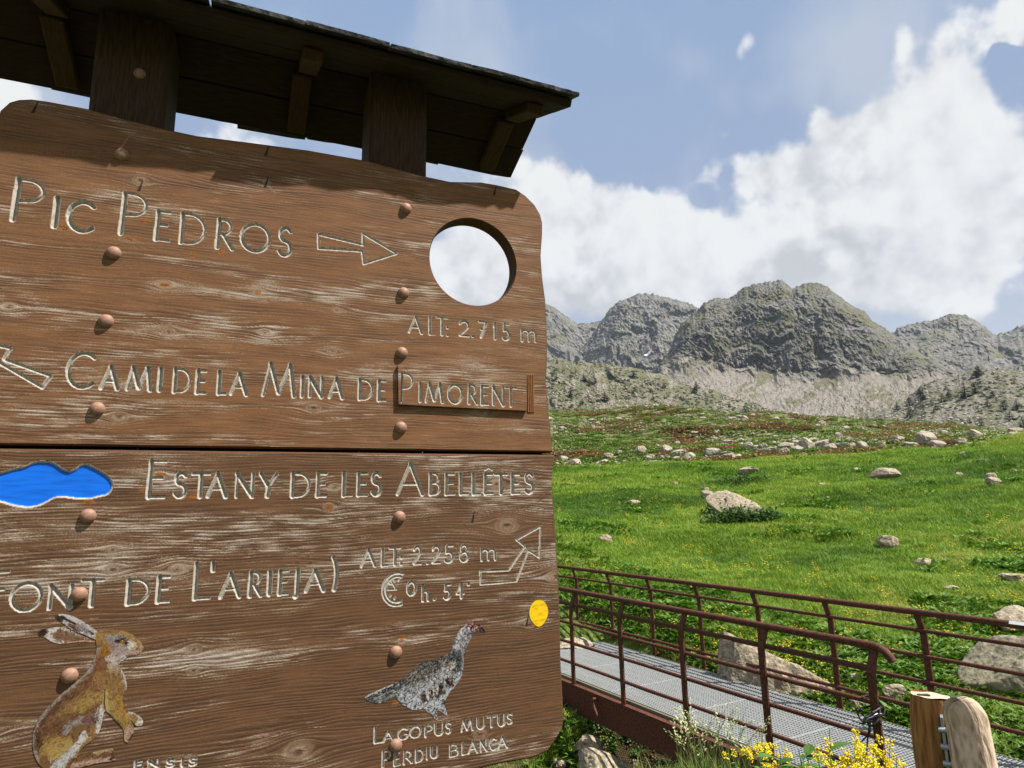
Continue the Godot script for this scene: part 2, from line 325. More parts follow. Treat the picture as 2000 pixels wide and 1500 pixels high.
const TOP := [Vector2(-0.5069, 0.7371), Vector2(-0.4943, 0.7575), Vector2(-0.4803, 0.7662), Vector2(-0.4609, 0.7719), Vector2(-0.4358, 0.7733), Vector2(-0.3656, 0.7727), Vector2(-0.3030, 0.7651), Vector2(-0.2326, 0.7585), Vector2(-0.1657, 0.7551), Vector2(-0.0692, 0.7607), Vector2(0.0591, 0.7670), Vector2(0.1942, 0.7669), Vector2(0.3301, 0.7531), Vector2(0.3955, 0.7502), Vector2(0.4750, 0.7631), Vector2(0.5160, 0.7635), Vector2(0.5703, 0.7605), Vector2(0.5956, 0.7480), Vector2(0.6210, 0.7270), Vector2(0.6364, 0.7028), Vector2(0.6418, 0.6812)]
const RIGHT_UP := [Vector2(0.6412, 0.6504), Vector2(0.6357, 0.5917), Vector2(0.6388, 0.5348), Vector2(0.6461, 0.4749), Vector2(0.6477, 0.4150), Vector2(0.6492, 0.3559), Vector2(0.6467, 0.3049), Vector2(0.6431, 0.2660), Vector2(0.6485, 0.1937), Vector2(0.6534, 0.1372), Vector2(0.6565, 0.0937)]
const RIGHT_LO := [Vector2(0.6597, 0.0838), Vector2(0.6553, 0.0113), Vector2(0.6568, -0.0396), Vector2(0.6619, -0.1115), Vector2(0.6643, -0.1753), Vector2(0.6675, -0.2866), Vector2(0.6669, -0.3883), Vector2(0.6699, -0.4717), Vector2(0.6714, -0.5155), Vector2(0.6669, -0.5366), Vector2(0.6550, -0.5511), Vector2(0.6315, -0.5765), Vector2(0.5939, -0.5857), Vector2(0.5069, -0.5859)]
const PLATE := [Vector2(0.2732, 0.2807), Vector2(0.5885, 0.2772), Vector2(0.5872, 0.1877), Vector2(0.2767, 0.1905)]
const STRIP := [Vector2(0.5914, 0.2796), Vector2(0.6110, 0.2808), Vector2(0.6081, 0.1858), Vector2(0.5899, 0.1852)]
const WAYMARK := [Vector2(0.6122, -0.2477), Vector2(0.5878, -0.2737), Vector2(0.6110, -0.3099), Vector2(0.6369, -0.2774)]
const BOLTS := [Vector2(-0.2983, 0.6841), Vector2(-0.2956, 0.4737), Vector2(-0.2971, 0.3340), Vector2(-0.2971, 0.1611), Vector2(-0.2948, -0.0385), Vector2(-0.2963, -0.1778), Vector2(-0.2988, -0.3165), Vector2(0.2868, 0.6618), Vector2(0.2845, 0.4535), Vector2(0.2836, 0.3117), Vector2(0.2845, 0.1413), Vector2(0.2848, -0.0545), Vector2(0.2827, -0.3332), Vector2(0.2863, -0.5152)]
const HARE_BODY := [Vector2(-0.2613, -0.2428), Vector2(-0.2477, -0.2421), Vector2(-0.2268, -0.2448), Vector2(-0.2107, -0.2500), Vector2(-0.1975, -0.2617), Vector2(-0.1858, -0.2753), Vector2(-0.1869, -0.2838), Vector2(-0.1952, -0.2916), Vector2(-0.2092, -0.2911), Vector2(-0.2189, -0.3006), Vector2(-0.2254, -0.3055), Vector2(-0.2167, -0.3168), Vector2(-0.2093, -0.3345), Vector2(-0.2072, -0.3496), Vector2(-0.2138, -0.3637), Vector2(-0.2089, -0.3828), Vector2(-0.1970, -0.4028), Vector2(-0.1918, -0.4146), Vector2(-0.1908, -0.4275), Vector2(-0.1961, -0.4359), Vector2(-0.1991, -0.4410), Vector2(-0.2055, -0.4364), Vector2(-0.2061, -0.4181), Vector2(-0.2212, -0.3996), Vector2(-0.2398, -0.3790), Vector2(-0.2418, -0.3951), Vector2(-0.2437, -0.4130), Vector2(-0.2524, -0.4280), Vector2(-0.2681, -0.4365), Vector2(-0.2766, -0.4512), Vector2(-0.2507, -0.4480), Vector2(-0.2209, -0.4451), Vector2(-0.2178, -0.4519), Vector2(-0.2267, -0.4560), Vector2(-0.2144, -0.4623), Vector2(-0.2173, -0.4682), Vector2(-0.2424, -0.4670), Vector2(-0.2716, -0.4714), Vector2(-0.2903, -0.4790), Vector2(-0.3147, -0.4725), Vector2(-0.3338, -0.4531), Vector2(-0.3421, -0.4310), Vector2(-0.3444, -0.4081), Vector2(-0.3416, -0.3874), Vector2(-0.3292, -0.3677), Vector2(-0.3147, -0.3516), Vector2(-0.2998, -0.3371), Vector2(-0.2845, -0.3243), Vector2(-0.2722, -0.3127), Vector2(-0.2654, -0.2949), Vector2(-0.2602, -0.2768), Vector2(-0.2632, -0.2615), Vector2(-0.2640, -0.2520)]
const HARE_EAR := [Vector2(-0.3316, -0.2118), Vector2(-0.3212, -0.2088), Vector2(-0.3060, -0.2128), Vector2(-0.2901, -0.2225), Vector2(-0.2739, -0.2342), Vector2(-0.2593, -0.2468), Vector2(-0.2548, -0.2604), Vector2(-0.2669, -0.2574), Vector2(-0.2811, -0.2486), Vector2(-0.2984, -0.2415), Vector2(-0.3128, -0.2291), Vector2(-0.3234, -0.2208)]
const HARE_EAR_LOW := [Vector2(-0.3532, -0.2405), Vector2(-0.3498, -0.2344), Vector2(-0.3371, -0.2317), Vector2(-0.3191, -0.2319), Vector2(-0.3089, -0.2360), Vector2(-0.2913, -0.2468), Vector2(-0.2720, -0.2569), Vector2(-0.2613, -0.2636), Vector2(-0.2801, -0.2609), Vector2(-0.2968, -0.2603), Vector2(-0.3164, -0.2618), Vector2(-0.3316, -0.2562), Vector2(-0.3422, -0.2470), Vector2(-0.3487, -0.2455)]
const HARE_PAW := [Vector2(-0.2050, -0.3879), Vector2(-0.1964, -0.3881), Vector2(-0.1817, -0.3993), Vector2(-0.1767, -0.4073), Vector2(-0.1788, -0.4145), Vector2(-0.1874, -0.4151), Vector2(-0.1932, -0.4070), Vector2(-0.2008, -0.3986)]
const BIRD := [Vector2(0.4378, -0.2854), Vector2(0.4496, -0.2856), Vector2(0.4642, -0.2909), Vector2(0.4752, -0.2985), Vector2(0.4825, -0.3082), Vector2(0.4788, -0.3112), Vector2(0.4715, -0.3073), Vector2(0.4587, -0.3062), Vector2(0.4514, -0.3080), Vector2(0.4478, -0.3225), Vector2(0.4370, -0.3379), Vector2(0.4325, -0.3602), Vector2(0.4308, -0.3826), Vector2(0.4282, -0.3968), Vector2(0.4123, -0.4158), Vector2(0.3967, -0.4298), Vector2(0.3881, -0.4461), Vector2(0.3970, -0.4738), Vector2(0.3935, -0.4733), Vector2(0.3813, -0.4609), Vector2(0.3710, -0.4596), Vector2(0.3755, -0.4764), Vector2(0.3704, -0.4789), Vector2(0.3626, -0.4662), Vector2(0.3506, -0.4585), Vector2(0.3455, -0.4509), Vector2(0.3320, -0.4523), Vector2(0.3203, -0.4516), Vector2(0.3086, -0.4440), Vector2(0.2952, -0.4362), Vector2(0.2851, -0.4227), Vector2(0.2818, -0.4208), Vector2(0.2608, -0.4274), Vector2(0.2496, -0.4306), Vector2(0.2238, -0.4207), Vector2(0.2181, -0.4162), Vector2(0.2251, -0.4103), Vector2(0.2521, -0.4021), Vector2(0.2780, -0.3951), Vector2(0.2943, -0.3900), Vector2(0.3075, -0.3821), Vector2(0.3207, -0.3710), Vector2(0.3341, -0.3614), Vector2(0.3511, -0.3568), Vector2(0.3717, -0.3541), Vector2(0.3891, -0.3495), Vector2(0.4031, -0.3428), Vector2(0.4066, -0.3302), Vector2(0.4154, -0.3098), Vector2(0.4243, -0.2975), Vector2(0.4342, -0.2934)]
const CLOCK := [Vector2(0.2831, -0.2057)]
const STAINS := [Vector2(-0.1540, 0.4880), Vector2(-0.1026, 0.5015), Vector2(-0.1124, 0.5172), Vector2(-0.3878, 0.5137), Vector2(-0.2689, 0.5053), Vector2(-0.2011, 0.4181), Vector2(-0.0278, 0.4205), Vector2(-0.2466, 0.5513), Vector2(-0.2070, 0.0098), Vector2(-0.1187, -0.0058), Vector2(-0.2943, -0.0119), Vector2(0.1363, -0.0314), Vector2(0.2957, -0.3046), Vector2(-0.1831, 0.0375), Vector2(0.2836, -0.4340)]
const CRACKS := [Vector2(0.4536, -0.0586), Vector2(-0.4517, 0.7541), Vector2(-0.0245, 0.7478), Vector2(0.5117, 0.7461), Vector2(-0.2603, 0.6225), Vector2(-0.0222, 0.6717), Vector2(0.5837, -0.2936)]
const KNOTS_0 := [Vector2(-0.2612, 0.6342), Vector2(-0.2011, 0.4181), Vector2(-0.0278, 0.4212), Vector2(-0.1874, 0.3216), Vector2(-0.0082, 0.3349), Vector2(-0.0222, 0.6717), Vector2(-0.3878, 0.5137), Vector2(-0.2689, 0.5053), Vector2(0.1371, 0.3976), Vector2(0.1306, 0.3049), Vector2(0.4624, 0.2952), Vector2(-0.2601, 0.1471), Vector2(0.0970, 0.1785), Vector2(0.4737, 0.1837), Vector2(-0.4533, 0.3480), Vector2(-0.2403, 0.2064)]
const KNOTS_1 := [Vector2(-0.2500, -0.1012), Vector2(-0.1415, -0.1415), Vector2(-0.2472, -0.1359), Vector2(-0.1026, -0.2913), Vector2(-0.1002, -0.3286), Vector2(0.0967, -0.4967), Vector2(0.6597, -0.2013), Vector2(0.1458, 0.0099), Vector2(0.1363, -0.0298), Vector2(0.5110, 0.0158), Vector2(0.5368, -0.0793), Vector2(-0.1829, 0.0345), Vector2(0.4685, -0.5188), Vector2(0.5893, -0.3007), Vector2(-0.4137, -0.3896), Vector2(0.2942, -0.3138)]
const HARE_MARKS := [
	[114, "c6c4c4", [Vector2(-0.3397, -0.2389), Vector2(-0.3254, -0.2346), Vector2(-0.3087, -0.2378)]],
	[104, "c6c4c4", [Vector2(-0.3407, -0.2453), Vector2(-0.3268, -0.2548), Vector2(-0.3100, -0.2600)]],
	[182, "7d5f48", [Vector2(-0.3245, -0.2448), Vector2(-0.3045, -0.2485), Vector2(-0.2805, -0.2562)]],
	[156, "2a211c", [Vector2(-0.3509, -0.2392), Vector2(-0.3487, -0.2372)]],
	[31, "b09484", [Vector2(-0.3068, -0.2594), Vector2(-0.2836, -0.2587), Vector2(-0.2648, -0.2623)]],
	[156, "c6c4c4", [Vector2(-0.3243, -0.2114), Vector2(-0.3072, -0.2174), Vector2(-0.2878, -0.2293), Vector2(-0.2679, -0.2460)]],
	[93, "c6c4c4", [Vector2(-0.3203, -0.2192), Vector2(-0.3040, -0.2355), Vector2(-0.2848, -0.2446), Vector2(-0.2638, -0.2539)]],
	[88, "2a211c", [Vector2(-0.3307, -0.2124), Vector2(-0.3238, -0.2170)]],
	[36, "2a211c", [Vector2(-0.3207, -0.2145), Vector2(-0.2997, -0.2274), Vector2(-0.2802, -0.2403), Vector2(-0.2694, -0.2478)]],
	[68, "5a3c34", [Vector2(-0.3079, -0.2286), Vector2(-0.2920, -0.2393)]],
	[52, "8f8886", [Vector2(-0.2961, -0.2305), Vector2(-0.2784, -0.2414)]],
	[68, "c6c4c4", [Vector2(-0.2032, -0.3891), Vector2(-0.1907, -0.3944), Vector2(-0.1795, -0.4051)]],
	[130, "8f7a58", [Vector2(-0.1974, -0.3972), Vector2(-0.1864, -0.4061)]],
	[88, "d4cdc6", [Vector2(-0.1878, -0.4105), Vector2(-0.1792, -0.4088)]],
	[57, "8f8886", [Vector2(-0.3322, -0.4534), Vector2(-0.3406, -0.4313), Vector2(-0.3420, -0.4084), Vector2(-0.3384, -0.3878), Vector2(-0.3274, -0.3697), Vector2(-0.3129, -0.3536), Vector2(-0.2965, -0.3375), Vector2(-0.2812, -0.3246), Vector2(-0.2690, -0.3112), Vector2(-0.2637, -0.2951), Vector2(-0.2593, -0.2769)]],
	[143, "4c3420", [Vector2(-0.3310, -0.4327), Vector2(-0.3332, -0.4096), Vector2(-0.3272, -0.3893), Vector2(-0.3130, -0.3697), Vector2(-0.2981, -0.3554)]],
	[312, "6c4c30", [Vector2(-0.3236, -0.4109), Vector2(-0.3110, -0.3914), Vector2(-0.2934, -0.3722), Vector2(-0.2753, -0.3545), Vector2(-0.2619, -0.3360)]],
	[182, "8c6a3e", [Vector2(-0.3059, -0.3778), Vector2(-0.2873, -0.3676), Vector2(-0.2686, -0.3553), Vector2(-0.2531, -0.3406)]],
	[156, "9c8046", [Vector2(-0.2835, -0.3735), Vector2(-0.2644, -0.3649), Vector2(-0.2486, -0.3540)]],
	[286, "9c8046", [Vector2(-0.3230, -0.4338), Vector2(-0.3108, -0.4286), Vector2(-0.2951, -0.4255)]],
	[156, "a89055", [Vector2(-0.3139, -0.4474), Vector2(-0.3037, -0.4366), Vector2(-0.2912, -0.4332)]],
	[234, "6c4c30", [Vector2(-0.3126, -0.4089), Vector2(-0.3039, -0.3995)]],
	[88, "8f8886", [Vector2(-0.2980, -0.4109), Vector2(-0.2909, -0.3994), Vector2(-0.2752, -0.3925), Vector2(-0.2588, -0.3911), Vector2(-0.2458, -0.3873)]],
	[104, "6b4a45", [Vector2(-0.2719, -0.3930), Vector2(-0.2553, -0.3933)]],
	[88, "c6c4c4", [Vector2(-0.2454, -0.3728), Vector2(-0.2433, -0.3876), Vector2(-0.2473, -0.4089), Vector2(-0.2498, -0.4194)]],
	[88, "8c6a3e", [Vector2(-0.2559, -0.4059), Vector2(-0.2531, -0.4189), Vector2(-0.2621, -0.4302), Vector2(-0.2739, -0.4445)]],
	[99, "c6c4c4", [Vector2(-0.2685, -0.4132), Vector2(-0.2692, -0.4239), Vector2(-0.2780, -0.4351), Vector2(-0.2866, -0.4480), Vector2(-0.2953, -0.4590), Vector2(-0.3038, -0.4699)]],
	[130, "b9bcc0", [Vector2(-0.3106, -0.4653), Vector2(-0.2987, -0.4567), Vector2(-0.2868, -0.4462)]],
	[119, "6c4c30", [Vector2(-0.2855, -0.4605), Vector2(-0.2599, -0.4555), Vector2(-0.2336, -0.4541), Vector2(-0.2204, -0.4506)]],
	[73, "b09484", [Vector2(-0.2817, -0.4663), Vector2(-0.2591, -0.4645), Vector2(-0.2360, -0.4644), Vector2(-0.2177, -0.4636)]],
	[57, "a99a70", [Vector2(-0.2506, -0.4489), Vector2(-0.2341, -0.4477), Vector2(-0.2207, -0.4469)]],
	[47, "2a211c", [Vector2(-0.2243, -0.4644), Vector2(-0.2164, -0.4593)]],
	[26, "2a211c", [Vector2(-0.2203, -0.4524), Vector2(-0.2142, -0.4542)]],
	[208, "7a5234", [Vector2(-0.2541, -0.2886), Vector2(-0.2493, -0.3059), Vector2(-0.2496, -0.3226), Vector2(-0.2531, -0.3406)]],
	[156, "8c6a3e", [Vector2(-0.2550, -0.3183), Vector2(-0.2489, -0.3300), Vector2(-0.2395, -0.3422), Vector2(-0.2350, -0.3557)]],
	[234, "8c6a3e", [Vector2(-0.2316, -0.3133), Vector2(-0.2216, -0.3312), Vector2(-0.2168, -0.3485)]],
	[47, "c6c4c4", [Vector2(-0.2218, -0.3069), Vector2(-0.2137, -0.3227), Vector2(-0.2090, -0.3420)]],
	[130, "a8987e", [Vector2(-0.2391, -0.3051), Vector2(-0.2283, -0.3118)]],
	[156, "9c8046", [Vector2(-0.2397, -0.3496), Vector2(-0.2339, -0.3687), Vector2(-0.2187, -0.3890), Vector2(-0.2036, -0.4056), Vector2(-0.1960, -0.4158)]],
	[47, "b8a662", [Vector2(-0.2424, -0.3474), Vector2(-0.2405, -0.3605), Vector2(-0.2351, -0.3740)]],
	[93, "a07a3a", [Vector2(-0.2211, -0.3592), Vector2(-0.2164, -0.3745), Vector2(-0.2063, -0.3942)]],
	[21, "4c3420", [Vector2(-0.2426, -0.3455), Vector2(-0.2416, -0.3677), Vector2(-0.2395, -0.3790)]],
	[88, "b09484", [Vector2(-0.1996, -0.4135), Vector2(-0.1952, -0.4251)]],
	[68, "b09484", [Vector2(-0.2044, -0.4184), Vector2(-0.2029, -0.4368)]],
	[31, "2a211c", [Vector2(-0.1962, -0.4350), Vector2(-0.1925, -0.4273)]],
	[145, "8c6a3e", [Vector2(-0.2542, -0.2472), Vector2(-0.2335, -0.2481), Vector2(-0.2157, -0.2534), Vector2(-0.2007, -0.2653)]],
	[104, "9c8046", [Vector2(-0.2264, -0.2496), Vector2(-0.2082, -0.2589), Vector2(-0.1930, -0.2736)]],
	[156, "8f8886", [Vector2(-0.2496, -0.2608), Vector2(-0.2325, -0.2605), Vector2(-0.2177, -0.2713)]],
	[208, "9a8d88", [Vector2(-0.2413, -0.2786), Vector2(-0.2274, -0.2799), Vector2(-0.2133, -0.2832)]],
	[119, "b7b0aa", [Vector2(-0.2437, -0.2915), Vector2(-0.2295, -0.2967), Vector2(-0.2193, -0.2958)]],
	[156, "9a6a2a", [Vector2(-0.2488, -0.2703), Vector2(-0.2479, -0.2817)]],
	[104, "cfc8c2", [Vector2(-0.2128, -0.2680), Vector2(-0.2053, -0.2744)]],
	[104, "b09484", [Vector2(-0.2063, -0.2838), Vector2(-0.1955, -0.2868)]],
	[68, "b09484", [Vector2(-0.1911, -0.2757), Vector2(-0.1889, -0.2817)]],
	[68, "2a211c", [Vector2(-0.2322, -0.2634), Vector2(-0.2236, -0.2632), Vector2(-0.2181, -0.2666)]],
	[57, "8a6a1c", [Vector2(-0.2244, -0.2641), Vector2(-0.2231, -0.2648)]],
	[18, "e8e6e0", [Vector2(-0.2219, -0.2630), Vector2(-0.2215, -0.2634)]],
	[21, "6b4a45", [Vector2(-0.2145, -0.2906), Vector2(-0.2004, -0.2920)]],
	[104, "9a7a3a", [Vector2(-0.2626, -0.2484), Vector2(-0.2565, -0.2602)]]]
const BIRD_MARKS := [
	[210, "3c4247", [Vector2(0.2236, -0.4154), Vector2(0.2523, -0.4097), Vector2(0.2798, -0.4022)]],
	[33, "c6c4c4", [Vector2(0.2220, -0.4137), Vector2(0.2521, -0.4036), Vector2(0.2780, -0.3958)]],
	[23, "9aa0a6", [Vector2(0.2397, -0.4203), Vector2(0.2604, -0.4122), Vector2(0.2799, -0.4068)]],
	[42, "7b7f78", [Vector2(0.2495, -0.4276), Vector2(0.2687, -0.4208), Vector2(0.2833, -0.4149)]],
	[396, "4a4f53", [Vector2(0.2912, -0.3989), Vector2(0.3209, -0.3804), Vector2(0.3512, -0.3663), Vector2(0.3857, -0.3587), Vector2(0.4067, -0.3544)]],
	[350, "575450", [Vector2(0.3078, -0.4008), Vector2(0.3379, -0.3885), Vector2(0.3720, -0.3796), Vector2(0.3980, -0.3696)]],
	[326, "33383d", [Vector2(0.4156, -0.3488), Vector2(0.4227, -0.3689), Vector2(0.4210, -0.3880)]],
	[257, "8b9097", [Vector2(0.4137, -0.3357), Vector2(0.4297, -0.3225), Vector2(0.4387, -0.3086)]],
	[93, "b4b8c0", [Vector2(0.4119, -0.3372), Vector2(0.4225, -0.3105), Vector2(0.4315, -0.2981)]],
	[70, "80868a", [Vector2(0.4316, -0.3374), Vector2(0.4298, -0.3599), Vector2(0.4290, -0.3825)]],
	[257, "9aa2aa", [Vector2(0.2948, -0.4147), Vector2(0.3214, -0.4178), Vector2(0.3517, -0.4089), Vector2(0.3808, -0.3980), Vector2(0.3981, -0.3856)]],
	[257, "a9b2bd", [Vector2(0.2983, -0.4243), Vector2(0.3317, -0.4314), Vector2(0.3640, -0.4369), Vector2(0.3863, -0.4302), Vector2(0.4070, -0.4120), Vector2(0.4246, -0.3980)]],
	[210, "b6bec8", [Vector2(0.3118, -0.4398), Vector2(0.3386, -0.4431), Vector2(0.3726, -0.4473)]],
	[79, "c9c6c2", [Vector2(0.3928, -0.3818), Vector2(0.4086, -0.3707)]],
	[61, "c0bdb9", [Vector2(0.3894, -0.3910), Vector2(0.4034, -0.3941)]],
	[140, "2b1d17", [Vector2(0.3434, -0.4204), Vector2(0.3452, -0.4315)]],
	[131, "2d2320", [Vector2(0.3586, -0.4159), Vector2(0.3579, -0.4268)]],
	[84, "281a15", [Vector2(0.3680, -0.4155), Vector2(0.3699, -0.4282)]],
	[145, "2c1a13", [Vector2(0.3809, -0.4091), Vector2(0.3801, -0.4200)]],
	[154, "2a1812", [Vector2(0.3965, -0.3997), Vector2(0.3983, -0.4095)]],
	[56, "c9cdd2", [Vector2(0.3501, -0.4149), Vector2(0.3520, -0.4308)]],
	[47, "d2d0ce", [Vector2(0.3638, -0.4165), Vector2(0.3647, -0.4276)]],
	[42, "c9cdd2", [Vector2(0.3740, -0.4130), Vector2(0.3724, -0.4254)]],
	[47, "c9cdd2", [Vector2(0.3887, -0.4052), Vector2(0.3879, -0.4146)]],
	[93, "a9b2bd", [Vector2(0.3522, -0.4525), Vector2(0.3643, -0.4634), Vector2(0.3703, -0.4750)]],
	[93, "a9b2bd", [Vector2(0.3813, -0.4531), Vector2(0.3900, -0.4635), Vector2(0.3952, -0.4728)]],
	[47, "c9a9a4", [Vector2(0.3660, -0.4667), Vector2(0.3712, -0.4766)]],
	[107, "7a3526", [Vector2(0.4405, -0.2906), Vector2(0.4514, -0.2890), Vector2(0.4623, -0.2924)]],
	[163, "8f8d96", [Vector2(0.4423, -0.3007), Vector2(0.4496, -0.3095)]],
	[23, "e2e0da", [Vector2(0.4414, -0.2973), Vector2(0.4477, -0.2937), Vector2(0.4559, -0.2985), Vector2(0.4477, -0.3020), Vector2(0.4414, -0.2973)]],
	[93, "14110f", [Vector2(0.4481, -0.2979), Vector2(0.4488, -0.2983)]],
	[79, "2c2220", [Vector2(0.4605, -0.3022), Vector2(0.4715, -0.3023), Vector2(0.4788, -0.3079)]],
	[37, "b9a24a", [Vector2(0.4605, -0.2981), Vector2(0.4678, -0.2987)]],
	[79, "a08088", [Vector2(0.4514, -0.3056), Vector2(0.4568, -0.3036)]]]
# ------------------------------------------------------------------ sky
func noise_bytes(f: FastNoiseLite, w: int, h: int, coarser := 1) -> PackedByteArray:   # 0..255 for -1..1, seamless
	f.frequency *= coarser
	var im := f.get_seamless_image(w / coarser, h / coarser, false, false, .12, false)
	if coarser > 1:
		im.resize(w, h, Image.INTERPOLATE_CUBIC)
	return im.get_data()

# Clouds as soft heaps (bearing, height in degrees, widths, weight), broken up by noise.
func sky_texture() -> ImageTexture:
	var wide := 4096
	var high := 2048
	var rows := 1064
	var coarse_n := noise(.0056, 4, 11)
	coarse_n.fractal_gain = .56
	var fine_n := noise(.026, 5, 12)
	fine_n.fractal_gain = .6
	var coarse := noise_bytes(coarse_n, wide, rows, 4)
	var fine := noise_bytes(fine_n, wide, rows, 2)
	var wisps := noise_bytes(noise(.0041, 5, 13), wide, rows, 4)
	var heaps := CLOUD_HEAPS.duplicate()
	var r := RandomNumberGenerator.new()
	r.seed = 5
	for i in 46:    # the rest of the sky goes on in the same weather
		var az := r.randf_range(52.0, 330.0)
		var el := r.randf_range(4.0, 62.0)
		var wd := r.randf_range(8.0, 20.0)
		heaps.append([az if az < 180.0 else az - 360.0, el, wd, wd * r.randf_range(.35, .6), r.randf_range(.5, 1.0)])
	# the heaps on a coarse grid: how much cloud, and how low in its heap
	var gw := wide / 4
	var gh := rows / 4 + 1
	var body := PackedFloat32Array()
	var under := PackedFloat32Array()
	body.resize((gw + 1) * gh)
	under.resize((gw + 1) * gh)
	for y in gh:
		var el := 90.0 - (y * 4 + .5) / high * 180.0
		var ce := cos(deg_to_rad(el))
		var near := []
		for h in heaps:
			if absf(el - h[1]) < h[3] * 2.6:
				near.append(h)
		for x in gw + 1:
			var az := fposmod(float(x % gw) / gw * 360.0 + 180.0, 360.0) - 180.0
			var b := -.5
			var low := 0.0
			var total := 0.0
			for h in near:
				var dx: float = absf(az - h[0])
				dx = minf(dx, 360.0 - dx) * ce / h[2]
				if dx > 2.6:
					continue
				var dy: float = (el - h[1]) / h[3]
				if dy < 0.0:
					dy *= .8
				var g: float = exp(-(dx * dx + dy * dy)) * h[4]
				b += g
				low += g * dy
				total += absf(g)
			body[y * (gw + 1) + x] = b
			under[y * (gw + 1) + x] = -low / maxf(total, .01)
	var side_a := int(wide * 52.0 / 360.0) / 4 * 4
	var side_b := int(wide * 308.0 / 360.0) / 4 * 4
	var out := PackedByteArray()
	var middle := PackedByteArray()
	var below := PackedByteArray()
	for x in wide:
		below.append_array([118, 120, 112])
	for y in high:
		if y >= rows - 4:
			out.append_array(below)
			continue
		var el := (.5 - (y + .5) / high) * PI
		var t := clampf(el, 0.0, 1.0)
		var blue := Color(.54, .625, .755).lerp(Color(.355, .47, .69), sm(0.0, .35, t)).lerp(Color(.27, .44, .72), sm(.4, 1.0, t))
		var haze := .06 + .56 * (1.0 - sm(.08, .5, el))
		var thin := .7 * (1.0 - .5 * t)
		var gy := y / 4
		var fy := (y % 4) * .25
		for part_ in 3:                       # away from the view every fourth point will do
			if part_ == 1 and y % 4:
				out.append_array(middle)
				continue
			var step := 4 if part_ == 1 else 1
			var x0: int = [0, side_a, side_b][part_]
			var x1: int = [side_a, side_b, wide][part_]
			var line := PackedByteArray()
			line.resize((x1 - x0) * 3)
			var at := 0
			for x in range(x0, x1, step):
				var k := y * wide + x
				var gx := x / 4
				var fx := (x % 4) * .25
				var g0 := gy * (gw + 1) + gx
				var g1 := g0 + gw + 1
				var b := lerpf(lerpf(body[g0], body[g0 + 1], fx), lerpf(body[g1], body[g1 + 1], fx), fy)
				var veil := minf(.85, thin * sm(.42, .80, wisps[k] / 255.0) + haze)
				var cr := lerpf(blue.r, .76, veil)
				var cg := lerpf(blue.g, .80, veil)
				var cb := lerpf(blue.b, .86, veil)
				if b > -.47:
					var q := coarse[k] / 127.5 - 1.0
					var f := fine[k] / 127.5 - 1.0
					var cover := sm(-.14, .36, b + q * 1.0 + f * .42)
					if cover > 0.0:
						var un := lerpf(lerpf(under[g0], under[g0 + 1], fx), lerpf(under[g1], under[g1 + 1], fx), fy)
						var shade := clampf(sm(-.1, 1.3, un - q * .9 - f * .5 + .25) * .7 + sm(-.05, .6, -q - f * .4) * .3, 0.0, 1.0)
						var k2 := maxi(k - 22 * wide + 14, 0)      # towards the sun: thinner cloud there means a lit edge here
						var lit := (q - coarse[k2] / 127.5 + 1.0) * 1.5 + (f - fine[k2] / 127.5 + 1.0) * .5
						shade = clampf(shade * .85 + .10 - lit * .46, 0.0, 1.0)
						cr = lerpf(cr, lerpf(.99, .66, shade), cover)
						cg = lerpf(cg, lerpf(1.0, .69, shade), cover)
						cb = lerpf(cb, lerpf(1.02, .735, shade), cover)
				for c in step:
					line[at] = int(minf(1.0, pow(cr, .4545)) * 255.0)
					line[at + 1] = int(minf(1.0, pow(cg, .4545)) * 255.0)
					line[at + 2] = int(minf(1.0, pow(cb, .4545)) * 255.0)
					at += 3
			if part_ == 1:
				middle = line
			out.append_array(line)
	return ImageTexture.create_from_image(Image.create_from_data(wide, high, false, Image.FORMAT_RGB8, out))

func camera_sky_sun() -> void:
	var cam := Camera3D.new()
	cam.name = "camera"
	cam.position = EYE
	cam.rotation = Vector3(deg_to_rad(11.11), 0, deg_to_rad(-1.22))
	cam.fov = rad_to_deg(2.0 * atan(750.0 / 1235.0))
	cam.near = .05
	cam.far = 9000.0
	add_child(cam)
	cam.current = true

	var psi := deg_to_rad(BOARD_YAW)
	var lean := deg_to_rad(BOARD_LEAN)
	var bx := Vector3(cos(psi), 0, -sin(psi))
	var by := Vector3(sin(psi) * sin(lean), cos(lean), cos(psi) * sin(lean))
	board_axes = Basis(bx, by, bx.cross(by))
	var b := deg_to_rad(BRIDGE_YAW)
	along = Vector3(sin(b), 0, -cos(b))
	across = Vector3(cos(b), 0, sin(b))

	var sun := DirectionalLight3D.new()
	sun.name = "sun"
	var to_sun := (board_axes * Vector3(1.45, 2.85, 1.0)).normalized()
	sun.basis = Basis.looking_at(-to_sun, Vector3.UP)
	sun.light_energy = SUN_ENERGY
	sun.light_color = Color(1.0, .97, .925)
	sun.light_angular_distance = .55
	sun.shadow_enabled = true
	add_child(sun)

	var env := Environment.new()
	env.background_mode = Environment.BG_SKY
	var pan := PanoramaSkyMaterial.new()
	pan.panorama = sky_texture()
	var sky := Sky.new()
	sky.sky_material = pan
	env.sky = sky
	env.background_energy_multiplier = SKY_ENERGY
	env.tonemap_mode = Environment.TONE_MAPPER_LINEAR
	env.tonemap_exposure = EXPOSURE
	env.sdfgi_enabled = true
	env.ssao_enabled = true
	env.ssil_enabled = true
	env.fog_enabled = FOG > 0.0
	env.fog_density = FOG
	env.fog_light_color = Color(.80, .86, .95)
	var we := WorldEnvironment.new()
	we.name = "world"
	we.environment = env
	add_child(we)

# ------------------------------------------------------------------ the ground
var bumps: FastNoiseLite
var lumps: FastNoiseLite
var slopes := {}
const SNOW_AT := [.2345, .2265]

